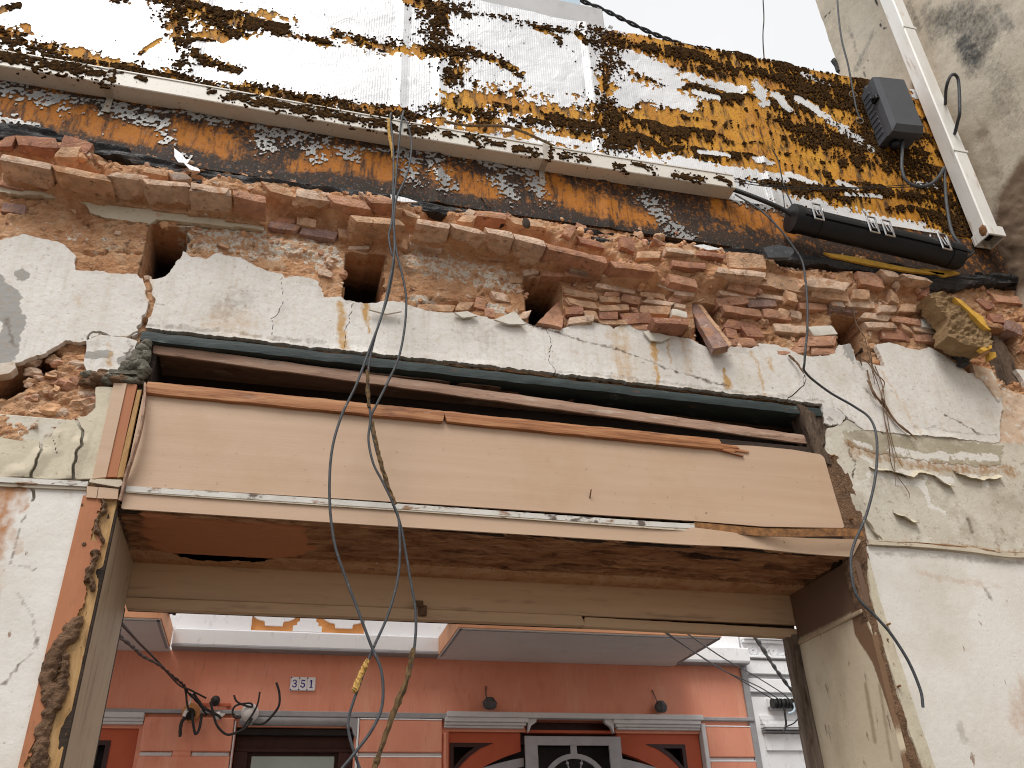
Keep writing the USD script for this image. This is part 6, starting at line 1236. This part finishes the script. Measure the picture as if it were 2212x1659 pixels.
obj('core', trimesh.creation.cylinder(radius=.055, height=.09, sections=20, transform=trimesh.transformations.rotation_matrix(np.pi / 2, [1, 0, 0])).apply_translation([c[0] - .01, HY - .10, c[2] - .02]), 'cable_black', ins, smooth=40)
obj('tail', tube([hx(408, 1540) - [0, .16, 0], hx(402, 1556) - [0, .17, 0], hx(394, 1570) - [0, .17, 0], hx(391, 1598) - [0, .17, 0]], .016, 7, 6, wob=.1), 'cable_black', ins)
obj('tail', tube([hx(416, 1548) - [0, .16, 0], hx(420, 1575) - [0, .17, 0], hx(424, 1592) - [0, .17, 0], hx(432, 1582) - [0, .17, 0], hx(438, 1550) - [0, .15, 0]], .013, 7, 6), 'cable_black', ins)
obj('white_tip', tube([hx(408, 1541) - [0, .19, 0], hx(403, 1548) - [0, .2, 0], hx(400, 1556) - [0, .2, 0]], .016, 7, 6), 'porcelain', ins)
obj('white_lead', tube([hx(418, 1500) - [0, .17, 0], hx(416, 1515) - [0, .17, 0], hx(410, 1530) - [0, .17, 0]], .008, 7, 6), 'porcelain', ins)
wi = thing('insulator', 'round white porcelain insulator by the top left corner of the dark door', 'insulator')
c = hx(540, 1545); obj('dome', lump(c[0], HY - .12, c[2], .085, .08, .09, 2, 3, .06), 'porcelain', wi, smooth=50); obj('stem', tube([c, c - [0, .1, 0]], .03, 8, 0), 'lamp_metal', wi)
for k, pts in enumerate(([(506, 1511), (512, 1524), (530, 1533), (545, 1535), (540, 1528), (512, 1532), (503, 1545), (508, 1558), (522, 1558)], [(561, 1504), (556, 1530), (545, 1552), (530, 1572), (522, 1585)], [(596, 1484), (602, 1505), (602, 1530), (592, 1548), (570, 1570), (545, 1572)], [(456, 1525), (462, 1548), (470, 1575), (490, 1594), (512, 1590), (530, 1580), (545, 1560)])):
    obj('lead', tube([hx(*p) - [0, .20, 0] for p in pts], (.010, .009, .012, .012)[k], 7, 6), 'cable_black', wi)
si = thing('insulator', 'tiny white insulator knob with wires on the pier beside the dark door', 'insulator')
c = hx(471, 1550); obj('knob', lump(c[0], HY - .08, c[2], .035, .05, .04, 5, 2, .2), 'porcelain', si, smooth=50); obj('fin', prism([(c[0], c[2] + .03), (c[0] + .07, c[2] + .02), (c[0] + .02, c[2] - .03)], HY - .09, .01), 'porcelain', si)
def swire(name, pts, r, lab, mat_='cable_black', wob=0):
    o = thing(name, lab, 'cable')
    obj('strand', tube([at(x, y, yy) for x, y, yy in pts], r, 7, 6, wob=wob), mat_, o)
    return o
s1 = swire('street_wire', [(262, 1346, 1.5), (300, 1388, 3.0), (340, 1428, 4.4), (385, 1478, 5.4), (410, 1490, 5.75), (445, 1508, 5.9)], .009, 'thin straight service wire from the left jamb to the red bracket')
s2 = thing('street_wire', 'thick twisted service cable from the left jamb to the clay insulator', 'cable')
pts = spline([at(x, y, yy) for x, y, yy in ((255, 1372, 1.6), (290, 1400, 2.8), (310, 1418, 3.5), (345, 1437, 4.5), (370, 1458, 5.1), (395, 1478, 5.6), (403, 1492, 5.75), (430, 1520, 5.85), (447, 1545, 5.9))], 10)
ph = np.arange(len(pts)) * .8
for k in range(2): obj('strand', tube(pts + np.stack([.006 * np.cos(ph + k * np.pi), 0 * ph, .006 * np.sin(ph + k * np.pi)], 1), .0075, 6, 0), 'cable_black', s2)
obj('branch', tube([at(x, y, 5.78) for x, y in ((398, 1478), (402, 1500), (404, 1520), (408, 1535))], .010, 6, 6), 'cable_black', s2)
obj('branch', tube([at(x, y, 5.82) for x, y in ((418, 1498), (430, 1515), (442, 1530), (470, 1545), (478, 1552))], .013, 6, 6), 'cable_black', s2)
for lab, pts in (('lower thin street wire running to the left end of the insulator rack', [(1410, 1348, 2.0), (1480, 1396, 3.4), (1560, 1446, 4.8), (1610, 1475, 5.5), (1672, 1512, 5.95)]), ('middle thin street wire running to the insulator rack', [(1418, 1350, 2.0), (1490, 1402, 3.4), (1560, 1447, 4.8), (1640, 1484, 5.6), (1686, 1513, 5.95)]), ('upper thin street wire running to the right end of the insulator rack', [(1475, 1362, 2.2), (1560, 1420, 3.8), (1620, 1454, 5.0), (1685, 1494, 5.8), (1708, 1514, 5.95)])):
    swire('street_wire', pts, .006, lab)
tw = thing('street_wire', 'twisted black cable hanging down in front of the white building', 'cable')
pts = spline([at(x, y, yy) for x, y, yy in ((1630, 1372, 2.6), (1642, 1392, 3.2), (1660, 1420, 4.0), (1674, 1442, 4.6), (1690, 1465, 5.0), (1710, 1490, 5.3), (1730, 1510, 5.5))], 10); ph = np.arange(len(pts)) * .45
for k in range(2): obj('strand', tube(pts + np.stack([.012 * np.cos(ph + k * np.pi), 0 * ph, .012 * np.sin(ph + k * np.pi)], 1), .011, 6, 0), 'cable_black', tw)

# ================================================================== the white building at the right
wb = thing('white_building', 'white classical building with a scroll frieze next to the salmon house', 'building')
WY = 6.02
def wz(py, px=1665): return at(px, py, WY)[2]
obj('wall', bx(XR + .03, 9.5, WY, WY + .4, 2.72, 6.0, .01), 'house_white', wb)
obj('plinth', bx(XR + .03, 9.5, WY - .01, WY + .4, 0, 2.715, .01), 'house_grey', wb)
for a, b_, p in ((1421, 1427, .05), (1458, 1466, .03), (1497, 1505, .03)):
    obj('groove', bx(XR + .03, 9.5, WY - .004, WY + .02, wz(b_), wz(a), .002), 'house_grey', wb)
obj('cornice', cat(bx(XR + .03, 9.5, WY - .10, WY, wz(1386), wz(1381), .004), bx(XR + .03, 9.5, WY - .07, WY, wz(1391), wz(1386.6), .004)), 'house_white', wb)
obj('frieze_shelf', bx(XR + .03, 9.5, WY - .06, WY, wz(1424), wz(1419), .004), 'house_white', wb)
obj('block_band', bx(XR + .03, 9.5, WY - .03, WY, wz(1457), wz(1429), .004), 'house_white', wb); obj('block_band', bx(XR + .03, 9.5, WY - .03, WY, wz(1496), wz(1468), .004), 'house_white', wb)
zc = (wz(1394) + wz(1418)) / 2; hh = (wz(1394) - wz(1418)) / 2 * .85
for i in range(5):
    xc = XR + .16 + i * .27
    t = np.linspace(0, 1, 60); th = 2.4 * 2 * np.pi * t; rr = hh * (1 - .85 * t)
    sp = [(xc + r * math.cos(-a + 2.6), WY - .012, zc + r * math.sin(-a + 2.6)) for a, r in zip(th, rr)]
    sp = [(xc - .20, WY - .012, zc - hh * .9), (xc - .13, WY - .012, zc - hh * .55)] + sp
    obj('scroll', tube(sp, .013, 6, 0), 'house_white', wb)
for k, (a, b_, p) in enumerate(((1546, 1556, .03), (1558, 1566, .06), (1568, 1574, .10), (1576, 1580, .12), (1581, 1584, .08))):
    obj('moulding', bx(XR + .10, 9.5, WY - p, WY, wz(b_), wz(a), .004), 'house_white' if k < 3 else 'house_grey', wb)
obj('lower_wall', bx(XR + .12, 9.5, WY - .03, WY, wz(1622), wz(1586), .004), 'house_white', wb)
rk = thing('insulator_rack', 'white rack with a row of black spool insulators on the white building', 'insulator rack')
ra, rb = at(1652, 1510, WY), at(1740, 1530, WY)
obj('rail', bx(ra[0], rb[0] + .2, WY - .07, WY - .02, rb[2], ra[2], .006), 'house_white', rk); obj('shelf', bx(ra[0] + .02, rb[0] + .2, WY - .09, WY - .0, rb[2] - .03, rb[2] - .005, .004), 'house_grey', rk)
for px in (1673, 1690, 1706, 1716):
    c = at(px, 1520, WY - .10)
    obj('spool', cat(*[trimesh.creation.cylinder(radius=r, height=.022, sections=16, transform=trimesh.transformations.rotation_matrix(np.pi / 2, [0, 1, 0])).apply_translation([c[0] + d, WY - .12, c[2]]) for d, r in ((-.03, .055), (0, .04), (.03, .055))]), 'cable_black', rk, smooth=40)
obj('tail', tube([at(x, y, WY - .2) for x, y in ((1694, 1528), (1696, 1545), (1698, 1565), (1692, 1583))], .012, 7, 6), 'cable_black', rk)
obj('tail', tube([at(x, y, WY - .2) for x, y in ((1698, 1570), (1715, 1562), (1728, 1548))], .007, 7, 6), 'cable_black', rk)
obj('tail', tube([at(x, y, WY - .2) for x, y in ((1714, 1518), (1717, 1530), (1712, 1538), (1702, 1541))], .012, 7, 6), 'pale_blue', rk)
